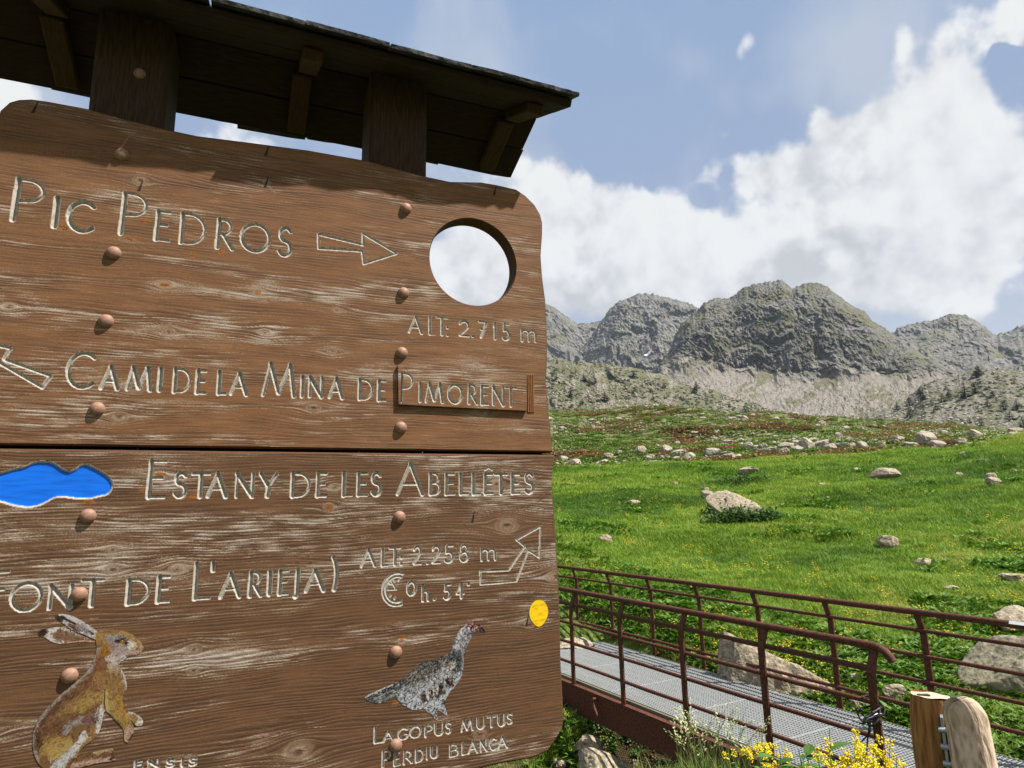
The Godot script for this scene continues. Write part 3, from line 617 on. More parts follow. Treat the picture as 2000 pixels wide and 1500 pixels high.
func profile(az: float, r: float) -> float:   # height above the eye along one bearing (degrees), beyond the bridge
	var ec := lut(CREST, az)
	var et := lut(HILL_TOP, az)
	var pts := [Vector2(5, -2.16), Vector2(7.5, -2.13), Vector2(12, -1.36), Vector2(20, -.06), Vector2(36, ec * 36.0), Vector2(46, ec * 46.0 - .7), Vector2(62, ec * 62.0 - 2.0),
		Vector2(82, ec * 82.0 - .9), Vector2(112, lerpf(ec, et, .36) * 112.0), Vector2(150, lerpf(ec, et, .72) * 150.0), Vector2(190, et * 190.0), Vector2(230, et * 230.0 - 3.5), Vector2(320, et * 320.0 - 30.0)]
	return (lut(pts, r * .94) + lut(pts, r) + lut(pts, r * 1.06)) / 3.0

func bank(t: float, l: float) -> float:       # the near side: t along, l across the bridge
	var h := lerpf(0.0, -.2, sm(1.4, 3.2, l))
	h = lerpf(h, -.66, sm(3.1, 4.4, l))
	h = lerpf(h, -.86, sm(3.3, 4.7, t) * sm(.6, 1.8, l))
	h = lerpf(h, -.74, sm(6.2, 7.4, t))
	return h

func brook(l: float) -> float:    # where the brook runs: t for each l
	return 5.62 + .25 * sin(l * .9) + 1.1 * maxf(0.0, l - 4.6)

func ground(x: float, z: float) -> float:
	var p := Vector3(x, 0, z)
	var t := p.dot(along)
	var l := p.dot(across)
	var r := sqrt(x * x + z * z)
	var az := rad_to_deg(atan2(x, -z))
	var far := 1.6 + profile(clampf(az, -40.0, 60.0), maxf(r, 5.0)) if r > 4.0 else -.55
	if absf(az) > 62.0:
		far = lerpf(far, minf(far, 6.0), sm(62.0, 100.0, absf(az)))
	var w := maxf(sm(5.3, 7.0, l), sm(8.0, 13.0, r) if t > 3.0 else sm(10.0, 16.0, r))
	var h := lerpf(bank(t, l), far, w)
	var cut := 1.0 - sm(.5, 1.15, absf(t - brook(l)))
	cut *= (1.0 - sm(5.4, 6.3, l)) * sm(-9.0, -4.0, l)
	h = lerpf(h, -1.2, cut)
	var rough := .05 * bumps.get_noise_2d(x, z)
	rough += .28 * lumps.get_noise_2d(x, z) * sm(9.0, 16.0, r)
	if r > 70.0:
		rough += 2.2 * lumps.get_noise_2d(x * .12, z * .12) * sm(70.0, 120.0, r)
	return h + rough

func is_water(t: float, l: float) -> bool:
	return absf(t - brook(l)) < .72 and l < 6.0

func terrain() -> void:
	var azs := PackedFloat32Array()
	var a := -180.0
	while a <= 180.01:
		azs.append(a)
		a += .22 if a > -12.0 and a < 52.0 else 4.0
	azs[azs.size() - 1] = 180.0
	var rs := PackedFloat32Array()
	var r := .4
	while r < 330.0:
		rs.append(r)
		r += .13 if r < 10.5 else r * .012
	var nu := azs.size()
	var nv := rs.size()
	var p := PackedVector3Array()
	p.resize(nu * nv)
	var cols := PackedColorArray()
	cols.resize(nu * nv)
	var patch := noise(.09, 4, 31)
	var fleck := noise(.9, 3, 32)
	for j in nv:
		for i in nu:
			var az := deg_to_rad(azs[i])
			var x := rs[j] * sin(az)
			var z := -rs[j] * cos(az)
			var y := ground(x, z)
			p[j * nu + i] = Vector3(x, y, z)
			var t := Vector3(x, 0, z).dot(along)
			var l := Vector3(x, 0, z).dot(across)
			var k := patch.get_noise_2d(x, z)
			var f := fleck.get_noise_2d(x, z)
			var green := Color(.095, .16, .02).lerp(Color(.155, .195, .04), clampf(.5 + k * .9 + f * .4, 0, 1))
			if rs[j] > 60.0:
				var heath := sm(.02, .3, patch.get_noise_2d(x * .55 + 40.0, z * .9) + f * .25)
				green = Color(.105, .155, .03).lerp(Color(.17, .165, .06), clampf(.5 + f, 0, 1)).lerp(Color(.10, .05, .036), heath * .4)
			var earth := Color(.15, .11, .05)
			var wet := 1.0 - sm(.75, 1.1, absf(t - brook(l)))
			if l > 6.0 or rs[j] > 14.0:
				wet = 0.0
			if rs[j] < 40.0:     # unseen dark earth strip, added before the sign to dim the green bounce light
				green = green.lerp(Color(.098, .082, .064), 1.0 - sm(1.75, 1.95, absf(l + .2 + .3 * sin(t * .7)) + f * .5))
			cols[j * nu + i] = green.lerp(earth, maxf(wet, sm(.25, .5, f) * .5 * (1.0 - sm(20.0, 60.0, rs[j]))))
	var s := Shape.new()
	s.use_color = true
	s.grid(p, nu, nv, cols)
	var m := matter("turf", Color.WHITE, .95, true)
	textured(m, mottle(.05, 5, 4, grey(.62, 1.0)), .35, mottle(.06, 5, 5, grey(0, 1)), 6.0)
	structure("ground", s.commit(), m)

	var w := Shape.new()
	var q := PackedVector3Array()
	for j in 30:
		for i in 90:
			var l := -8.0 + 14.2 * i / 89.0
			var t := brook(l) - 1.3 + 2.6 * j / 29.0
			var at := along * t + across * l
			q.append(Vector3(at.x, WATER + .008 * bumps.get_noise_2d(at.x * 5.0, at.z * 5.0) + .004 * bumps.get_noise_2d(at.x * 14.0, at.z * 14.0), at.z))
	w.grid(q, 90, 30)
	var wm := matter("stream_water", Color(.20, .16, .08, .05), .09)
	wm.transparency = BaseMaterial3D.TRANSPARENCY_ALPHA
	wm.metallic_specular = .3
	structure("stream_water", w.commit(), wm)

# ------------------------------------------------------------------ the mountains
# A face built from its foot to its ridge, line by line of bearing, broken into buttresses, gullies and ledges; the back falls away behind the ridge.
func mountain(called: String, ridge: Array, az0: float, az1: float, nu: int, nv: int, o: Dictionary) -> void:
	var fold_n := noise(1.0, 3, o.seed)
	var ridged := noise(1.0, 4, o.seed + 1)
	ridged.fractal_type = FastNoiseLite.FRACTAL_RIDGED
	var rough := noise(1.0, 5, o.seed + 3)
	rough.fractal_gain = .6
	var cell := noise(1.0, 3, o.seed + 5, FastNoiseLite.TYPE_CELLULAR)
	cell.cellular_return_type = FastNoiseLite.RETURN_DISTANCE
	cell.fractal_gain = .55
	var tint := noise(1.0, 5, o.seed + 2)
	tint.fractal_gain = .62
	var p := PackedVector3Array()
	var cols := PackedColorArray()
	var back := 3
	var rib: float = o.rib
	var split: float = o.get("split", 0.0)
	var mean := 0.0
	for q in ridge:
		mean += q.y / ridge.size()
	for j in nv + back:
		for i in nu:
			var az := lerpf(az0, az1, float(i) / (nu - 1))
			var s := minf(1.0, float(j) / (nv - 1))
			var X: float = deg_to_rad(az) * o.far
			var et: float = lut(ridge, az) + o.jag * (ridged.get_noise_2d(X / rib * .6, 7.0) * .5 + rough.get_noise_2d(X / rib * .55, 3.0) * 1.1)
			var eb: float = o.foot
			var mid: float = eb
			var shift := 0.0
			if split > 0.0:
				mid = lut(o.cliff, az)
				shift = .004 * rough.get_noise_2d(X / rib * .8, 60.0) + .006 * fold_n.get_noise_2d(X / rib * .4, 61.0)
			var tan_el := 0.0
			var dist := 0.0
			var rock := 1.0
			var up := 0.0
			if s < split:
				up = s / split
				tan_el = lerpf(eb, mid, up) + shift * pow(up, 5.0)
				dist = lerpf(o.near, o.far * .9, pow(up, .9))
				rock = 0.0
			else:
				up = (s - split) / (1.0 - split)
				tan_el = lerpf(mid + shift, et, up)
				if split > 0.0:
					dist = lerpf(o.far * .9, o.far * 1.1, lerpf(pow(up, 2.4), up, .35))
				else:
					dist = lerpf(o.near, o.far, pow(up, .8))
			var H := tan_el * dist
			# the relief is looked up on the face itself, leaning with its joints
			var bend := fold_n.get_noise_2d(X / (rib * 2.2), H / (rib * 2.2)) * rib * .8
			var a := X + H * .16 + bend
			var b := H - X * .10 + bend * .5
			var buttress := ridged.get_noise_2d(a / (rib * 3.4), b / (rib * 5.2))
			var gully := ridged.get_noise_2d(a / (rib * 1.25) + 40.0, b / (rib * 2.3))
			var block := rough.get_noise_2d(a / (rib * .55), b / (rib * .6) + 20.0)
			var ledge_n := rough.get_noise_2d(a / (rib * 1.6) + 80.0, b / (rib * .3))
			var edge := (1.0 - sm(.90, 1.0, s)) * sm(0.0, .05, s)
			var grain_n := rough.get_noise_2d(X / (rib * .17) + 11.0, H / (rib * .22))
			var joint := ridged.get_noise_2d(a / (rib * .42) + 70.0, b / (rib * 1.9)) * (1.0 - sm(.45, .9, up))
			var facet := cell.get_noise_2d(a / (rib * .95) + 5.0, b / (rib * 1.7))
			var push: float = o.relief * (-buttress * .62 - gully * .12 + block * .10 + ledge_n * .06 - joint * .10 + grain_n * .19 + facet * .62)
			var loose: float = o.relief * (.10 * fold_n.get_noise_2d(X / (rib * 3.0) + 30.0, dist / (rib * 5.0)))
			if split > 0.0 and s < split:
				rock = sm(split * .86, split, s) * sm(-.2, .25, block + gully * .5)
				push = lerpf(loose, push, sm(split * .8, split, s))
			dist += push * (.2 + .8 * edge)
			var rise: float = o.relief * ((.06 * (block + ledge_n) + .04 * grain_n) * edge + .10 * rough.get_noise_2d(X / (rib * .22), H / (rib * .22) + 5.0) * sm(.85, 1.0, s))
			var az_r := deg_to_rad(az)
			var y := EYE.y + H + rise
			if j >= nv:
				dist += (j - nv + 1) * o.far * .05
				y -= (j - nv + 1) * o.far * .03
			p.append(Vector3(dist * sin(az_r), y, -dist * cos(az_r)))
			var g := tint.get_noise_2d(a / rib * .7, b / rib * .7)
			var g2 := tint.get_noise_2d(X / rib * 4.5 + 30.0, H / rib * 4.5)
			var stone: Color = (o.dark as Color).lerp(o.light, clampf(.48 + g2 * 1.25 + g * .55 - facet * .25 - joint * .25, 0, 1))
			var sward: Color = (o.sward as Color).lerp(o.sward * .7, clampf(.5 + g2 * 1.2, 0, 1))
			var grown: float = sm(.0, .34, g * .75 + g2 * .55 + o.green) * .85
			grown = maxf(grown, sm(.12, .4, ledge_n + g2 * .4) * .6 * sm(-.2, .1, o.green))
			var c := stone.lerp(sward, grown)
			if split > 0.0:      # scree fans reach up the gullies, dark streaks follow the joints of the steep lower face
				c = c.lerp(o.scree * .9, sm(.25, .6, gully - up * 1.3 + g2 * .3) * .8)
				c = c.lerp(o.dark * .8, sm(.25, .6, joint + g * .4) * .6)
			if rock < 1.0:
				var loose_c: Color = (o.scree as Color).lerp(o.scree * .72, clampf(.45 + g2 * 1.3, 0, 1))
				var turf := sm(.05, .30, g + g2 * .35 + o.scree_green)
				c = loose_c.lerp(sward, turf * .8).lerp(c, rock)
			cols.append(c)
	var s2 := Shape.new()
	s2.use_color = true
	s2.faceted = true
	s2.grid(p, nu, nv + back, cols)
	var turn := 0
	while slopes.has(called + str(turn)):
		turn += 1
	slopes[called + str(turn)] = {"points": p, "nu": nu, "nv": nv, "az0": az0, "az1": az1}
	structure(called, s2.commit(), M.far_rock)

func mountains() -> void:
	var m := matter("far_rock", Color.WHITE, .95, true)
	textured(m, mottle(.05, 5, 8, grey(.70, 1.0)), .012, mottle(.07, 5, 9, grey(0, 1)), 160.0)
	var grey_d := Color(.063, .065, .063)
	var grey_l := Color(.215, .21, .192)
	var sward := Color(.118, .118, .05)
	var scree := Color(.245, .222, .192)
	mountain("mountain", MAIN_RIDGE, MAIN_RIDGE[0].x, MAIN_RIDGE[-1].x, 480, 230, {"seed": 51, "far": 1150.0, "near": 560.0, "foot": .07, "cliff": MAIN_BASE, "split": .42, "rib": 42.0, "relief": 40.0, "jag": .005,
		"dark": grey_d, "light": grey_l, "sward": sward, "green": .09, "scree": scree, "scree_green": -.10})
	mountain("mountain", LEFT_PEAK, LEFT_PEAK[0].x, LEFT_PEAK[-1].x, 280, 130, {"seed": 61, "far": 1900.0, "near": 1300.0, "foot": .15, "rib": 66.0, "relief": 62.0, "jag": .004,
		"dark": grey_d, "light": grey_l, "sward": sward, "green": -.14, "scree": scree, "scree_green": 0.0})
	mountain("mountain", LEFT_SHOULDER, -14.0, LEFT_SHOULDER[-1].x, 260, 120, {"seed": 71, "far": 2150.0, "near": 1450.0, "foot": .14, "rib": 70.0, "relief": 56.0, "jag": .003,
		"dark": grey_d, "light": grey_l, "sward": sward, "green": .0, "scree": scree, "scree_green": 0.0})
	mountain("mountain", RIGHT_RIDGE, RIGHT_RIDGE[0].x, RIGHT_RIDGE[-1].x + 8.0, 300, 120, {"seed": 81, "far": 1950.0, "near": 1250.0, "foot": .13, "rib": 60.0, "relief": 60.0, "jag": .006,
		"dark": grey_d, "light": grey_l, "sward": sward, "green": -.06, "scree": scree, "scree_green": 0.0})
	mountain("hill", SCRUB_LEFT, -16.0, SCRUB_LEFT[-1].x, 340, 110, {"seed": 91, "far": 640.0, "near": 360.0, "foot": .07, "rib": 15.0, "relief": 11.0, "jag": .004,
		"dark": Color(.15, .14, .11), "light": Color(.30, .275, .225), "sward": Color(.092, .10, .038), "green": .26, "scree": scree, "scree_green": .1})
	mountain("hill", SCRUB_RIGHT, SCRUB_RIGHT[0].x, SCRUB_RIGHT[-1].x + 10.0, 280, 100, {"seed": 101, "far": 600.0, "near": 350.0, "foot": .06, "rib": 14.0, "relief": 9.0, "jag": .004,
		"dark": Color(.13, .125, .10), "light": Color(.26, .24, .20), "sward": Color(.085, .092, .042), "green": .14, "scree": scree, "scree_green": .1})
	# two remains of snow lying in the gullies
	for q in [["mountain1", 12.55, .16, .05], ["mountain1", 17.0, .14, .055]]:
		var f: Dictionary = slopes[q[0]]
		var i0 := int((q[1] - f.az0) / (f.az1 - f.az0) * (f.nu - 1))
		var j0 := 0
		while j0 < f.nv and (f.points[j0 * f.nu + i0].y - EYE.y) / Vector2(f.points[j0 * f.nu + i0].x, f.points[j0 * f.nu + i0].z).length() < SNOW_AT[0 if q[1] < 15.0 else 1]:
			j0 += 1
		var pts := PackedVector3Array()
		for j in 5:
			for i in 13:
				var k := (i - 6) / 6.0
				var v := (j - 2) / 2.0 * sqrt(maxf(0.0, 1.0 - k * k)) * 1.6
				var jj := float(j0) + v + k * 2.2
				var lo: Vector3 = f.points[int(floorf(jj)) * f.nu + i0 + i - 6]
				var hi: Vector3 = f.points[(int(floorf(jj)) + 1) * f.nu + i0 + i - 6]
				var at := lo.lerp(hi, jj - floorf(jj))
				pts.append(at + (EYE - at).normalized() * 9.0 * (1.0 if absf(v) + absf(k) < 2.5 else .3))
		var s := Shape.new()
		s.grid(pts, 13, 5)
		structure("snow", s.commit(), M.snow)

# ------------------------------------------------------------------ the sign: lettering as strokes
func bow(cx: float, cy: float, rx: float, ry: float, a0: float, a1: float) -> Array:
	var out := []
	var k := maxi(5, int(absf(a1 - a0) / 18.0))
	for i in k + 1:
		var a := deg_to_rad(lerpf(a0, a1, float(i) / k))
		out.append(Vector2(cx + rx * cos(a), cy + ry * sin(a)))
	return out

func glyph(ch: String) -> Array:   # strokes in a unit box, each [weight, points]
	var V := func(a: float, b: float) -> Vector2: return Vector2(a, b)
	var T := 1.0
	var N := .55
	match ch:
		"P": return [[T, [V.call(.06, 0), V.call(.1, 1)]], [N, [V.call(.1, 1), V.call(.45, 1)] + bow(.45, .74, .52, .26, 90, -90) + [V.call(.12, .46)]]]
		"I": return [[T, [V.call(.45, 0), V.call(.55, 1)]]]
		"C": return [[.85, bow(.6, .5, .58, .5, 48, 312)]]
		"E": return [[T, [V.call(.05, 0), V.call(.08, 1)]], [N, [V.call(.08, 1), V.call(.95, 1)]], [N, [V.call(.08, .53), V.call(.8, .53)]], [N, [V.call(.05, 0), V.call(1, 0)]]]
		"D": return [[T, [V.call(.05, 0), V.call(.05, 1)]], [N, [V.call(.05, 1), V.call(.3, 1)] + bow(.36, .5, .62, .5, 90, -90) + [V.call(.05, 0)]]]
		"R": return [[T, [V.call(.06, 0), V.call(.1, 1)]], [N, [V.call(.1, 1), V.call(.4, 1)] + bow(.4, .75, .45, .25, 90, -90) + [V.call(.12, .48)]], [.85, [V.call(.4, .48), V.call(1, 0)]]]
		"O": return [[.75, bow(.5, .5, .5, .5, 0, 360)]]
		"0": return [[.85, bow(.5, .5, .5, .5, 0, 360)]]
		"S": return [[.85, bow(.52, .76, .42, .24, 30, 250) + bow(.48, .26, .46, .26, 80, -150)]]
		"A": return [[.75, [V.call(0, 0), V.call(.5, 1)]], [T, [V.call(.5, 1), V.call(1, 0)]], [N, [V.call(.2, .34), V.call(.8, .34)]]]
		"M": return [[.75, [V.call(0, 0), V.call(.2, 1)]], [T, [V.call(.2, 1), V.call(.5, .08)]], [.75, [V.call(.5, .08), V.call(.84, 1)]], [T, [V.call(.84, 1), V.call(1, 0)]]]
		"L": return [[T, [V.call(.05, 1), V.call(.05, 0)]], [N, [V.call(.05, 0), V.call(1, 0)]]]
		"T": return [[T, [V.call(.5, 0), V.call(.5, 1)]], [N, [V.call(0, 1), V.call(1, 1)]]]
		"N": return [[.75, [V.call(.03, 0), V.call(.03, 1)]], [T, [V.call(.03, 1), V.call(.96, 0)]], [.75, [V.call(.96, 0), V.call(.96, 1)]]]
		"Y": return [[T, [V.call(0, 1), V.call(.5, .45)]], [.75, [V.call(1, 1), V.call(.5, .45)]], [T, [V.call(.5, .45), V.call(.45, 0)]]]
		"B": return [[T, [V.call(.06, 0), V.call(.08, 1)]], [N, [V.call(.08, 1), V.call(.4, 1)] + bow(.4, .77, .42, .23, 90, -90) + [V.call(.1, .54)]], [N, [V.call(.4, .54)] + bow(.45, .27, .5, .27, 90, -90) + [V.call(.06, 0)]]]
		"F": return [[T, [V.call(.05, 0), V.call(.08, 1)]], [N, [V.call(.08, 1), V.call(1, 1)]], [N, [V.call(.08, .5), V.call(.8, .5)]]]
		"U": return [[.9, [V.call(.04, 1)] + bow(.5, .36, .46, .36, 180, 360) + [V.call(.96, 1)]]]
		"G": return [[.85, bow(.55, .5, .53, .5, 48, 350) + [V.call(1.0, .42)]], [N, [V.call(1.0, .44), V.call(.65, .44)]]]
		"J": return [[T, [V.call(.75, 1), V.call(.7, .2)] + bow(.35, .15, .35, .15, 0, -100)]]
		")": return [[T, [V.call(.0, 1), V.call(.5, .84), V.call(.85, .62), V.call(.92, .42), V.call(.75, .2), V.call(.4, 0)]]]
		"'": return [[T, [V.call(.7, 1), V.call(.3, 0)]]]
		":": return [[1.1, [V.call(.5, 0), V.call(.5, .02)]], [1.1, [V.call(.5, .9), V.call(.5, .92)]]]
		".": return [[1.1, [V.call(.5, .4), V.call(.5, .45)]]]
		"^": return [[.6, [V.call(0, 0), V.call(.5, 1)]], [.6, [V.call(.5, 1), V.call(1, 0)]]]
		"1": return [[T, [V.call(.55, 0), V.call(.55, 1)]], [N, [V.call(.55, 1), V.call(0, .78)]]]
		"2": return [[.85, bow(.48, .72, .46, .28, 165, -25) + [V.call(.02, .02)]], [N, [V.call(.02, 0), V.call(1, 0)]]]
		"4": return [[N, [V.call(.7, 1), V.call(0, .3)]], [N, [V.call(0, .3), V.call(1, .3)]], [T, [V.call(.7, 1), V.call(.7, 0)]]]
		"5": return [[N, [V.call(.95, 1), V.call(.2, 1)]], [.85, [V.call(.2, 1), V.call(.15, .58)]], [.9, [V.call(.15, .58)] + bow(.42, .31, .52, .31, 110, -140)]]
		"7": return [[N, [V.call(0, 1), V.call(1, 1)]], [T, [V.call(1, 1), V.call(.3, 0)]], [.6, [V.call(.25, .5), V.call(.85, .5)]]]
		"8": return [[.8, bow(.5, .77, .38, .23, 0, 360)], [.85, bow(.5, .28, .5, .28, 0, 360)]]
		"m": return [[T, [V.call(.04, 0), V.call(.04, 1)]], [.85, bow(.28, .68, .22, .32, 180, 0) + [V.call(.5, 0)]], [.85, bow(.73, .68, .23, .32, 180, 0) + [V.call(.96, 0)]]]
		"h": return [[T, [V.call(.06, 0), V.call(.06, 1)]], [.85, bow(.5, .38, .44, .27, 180, 0) + [V.call(.94, 0)]]]
	return []

class Carving:
	var a := PackedVector2Array()
	var b := PackedVector2Array()
	var half := PackedFloat32Array()
	var deep := PackedFloat32Array()
	var owner := PackedInt32Array()
	var kinds := []
	var cells := {}
	var lake := PackedVector2Array()
	var lake_box := Rect2()
	const CELL := .0128

	func stroke(points: Array, hw: float, depth: float, who: int) -> void:
		for i in points.size() - 1:
			var k := a.size()
			a.append(points[i])
			b.append(points[i + 1])
			half.append(hw)
			deep.append(depth)
			owner.append(who)
			var lo: Vector2 = (points[i] as Vector2).min(points[i + 1]) - Vector2.ONE * (hw + .002)
			var hi: Vector2 = (points[i] as Vector2).max(points[i + 1]) + Vector2.ONE * (hw + .002)
			for cy in range(int(floor(lo.y / CELL)), int(floor(hi.y / CELL)) + 1):
				for cx in range(int(floor(lo.x / CELL)), int(floor(hi.x / CELL)) + 1):
					var key := Vector2i(cx, cy)
					if not cells.has(key):
						cells[key] = PackedInt32Array()
					cells[key].append(k)

	func depth_at(p: Vector2, list: PackedInt32Array) -> Vector2:   # (depth, owner)
		var best := 0.0
		var who := -1.0
		for k in list:
			var e := b[k] - a[k]
			var l2 := e.length_squared()
			var t := clampf((p - a[k]).dot(e) / l2, 0, 1) if l2 > 0.0 else 0.0
			var q := p.distance_to(a[k] + e * t) / half[k]
			if q < 1.0:
				var d := deep[k] * minf((1.0 - q) * 1.12, 1.0)
				if d > best:
					best = d
					who = owner[k]
		return Vector2(best, who)

	func lake_depth(p: Vector2) -> float:
		if lake.is_empty() or not lake_box.has_point(p) or not Geometry2D.is_point_in_polygon(p, lake):
			return 0.0
		var near := 1.0
		for i in lake.size():
			var q := Geometry2D.get_closest_point_to_segment(p, lake[i], lake[(i + 1) % lake.size()])
			near = minf(near, q.distance_squared_to(p))
		return clampf(sqrt(near) / .0035, 0, 1) * .0028

func carve(which: int) -> Carving:
	var k := Carving.new()
	for key in LETTERING:
		var row: Array = LETTERING[key]
		if row[0] != which:
			continue
		var hw: float = row[1] * .68
		for g in row[2]:
			var who := k.kinds.size()
			k.kinds.append("carved_letter")
			hw = row[1] * (.38 if g[0] == "^" else .68)
			var w: float = maxf(g[2] - g[1] - 2.0 * hw, .0005)
			var h: float = maxf(g[4] - 2.0 * hw, .0005)
			for s in glyph(g[0]):
				var pts := []
				for q in s[1]:
					pts.append(Vector2(g[1] + hw + q.x * w, g[3] + hw + q.y * h))
				k.stroke(pts, hw * s[0], clampf(hw * s[0] * 1.45, .0022, .0085), who)
	var arrows := [[0, ARROW_RIGHT, .0025], [0, ARROW_LEFT, .0027], [1, ARROW_UP, .0017]]
	for r in arrows:
		if r[0] == which:
			var pts: Array = r[1].duplicate()
			pts.append(pts[0])
			k.stroke(pts, r[2], r[2] * 1.1, k.kinds.size())
			k.kinds.append("carved_arrow")
	if which == 1:
		var c: Vector2 = CLOCK[0]
		var who := k.kinds.size()
		k.kinds.append("carved_clock")
		for r in [.0335, .0262]:
			var pts := []
			for i in 25:
				var a := deg_to_rad(lerpf(68.0, 290.0, i / 24.0))
				pts.append(c + Vector2(cos(a) * .92, sin(a)) * r)
			k.stroke(pts, .0022, .0024, who)
		for a in [80, 110, 140, 180, 220, 255]:
			var d := Vector2(cos(deg_to_rad(a)), sin(deg_to_rad(a)))
			k.stroke([c + d * .017, c + d * .022], .0014, .0018, who)
		k.stroke([c + Vector2(-.002, 0), c + Vector2(-.012, .016)], .0017, .002, who)
		k.stroke([c + Vector2(-.002, 0), c + Vector2(-.016, 0)], .0017, .002, who)
		k.kinds.append("lake_inlay")
		k.lake = PackedVector2Array(LAKE)
		k.lake = smooth_ring(k.lake, 3)
		var lo := Vector2(9, 9)
		var hi := Vector2(-9, -9)
		for q in k.lake:
			lo = lo.min(q)
			hi = hi.max(q)
		k.lake_box = Rect2(lo, hi - lo)
		var cy := int(floor(lo.y / Carving.CELL))
		while cy * Carving.CELL < hi.y:
			var cx := int(floor(lo.x / Carving.CELL))
			while cx * Carving.CELL < hi.x:
				var mid := (Vector2(cx, cy) + Vector2(.5, .5)) * Carving.CELL
				var touch := Geometry2D.is_point_in_polygon(mid, k.lake)
				if not touch:
					for q in k.lake:
						if q.distance_to(mid) < .016:
							touch = true
				if touch and not k.cells.has(Vector2i(cx, cy)):
					k.cells[Vector2i(cx, cy)] = PackedInt32Array()
				cx += 1
			cy += 1
	return k

func smooth_ring(r: PackedVector2Array, times: int) -> PackedVector2Array:
	for q in times:
		var out := PackedVector2Array()
		for i in r.size():
			var a := r[i]
			var b := r[(i + 1) % r.size()]
			out.append(a.lerp(b, .25))
			out.append(a.lerp(b, .75))
		r = out
	return r

func inset(r: PackedVector2Array, by: float) -> PackedVector2Array:   # a ring moved to its inside (counter-clockwise rings)
	var out := PackedVector2Array()
	for i in r.size():
		var d := r[(i + 1) % r.size()] - r[(i - 1 + r.size()) % r.size()]
		out.append(r[i] + Vector2(-d.y, d.x).normalized() * by)
	return out

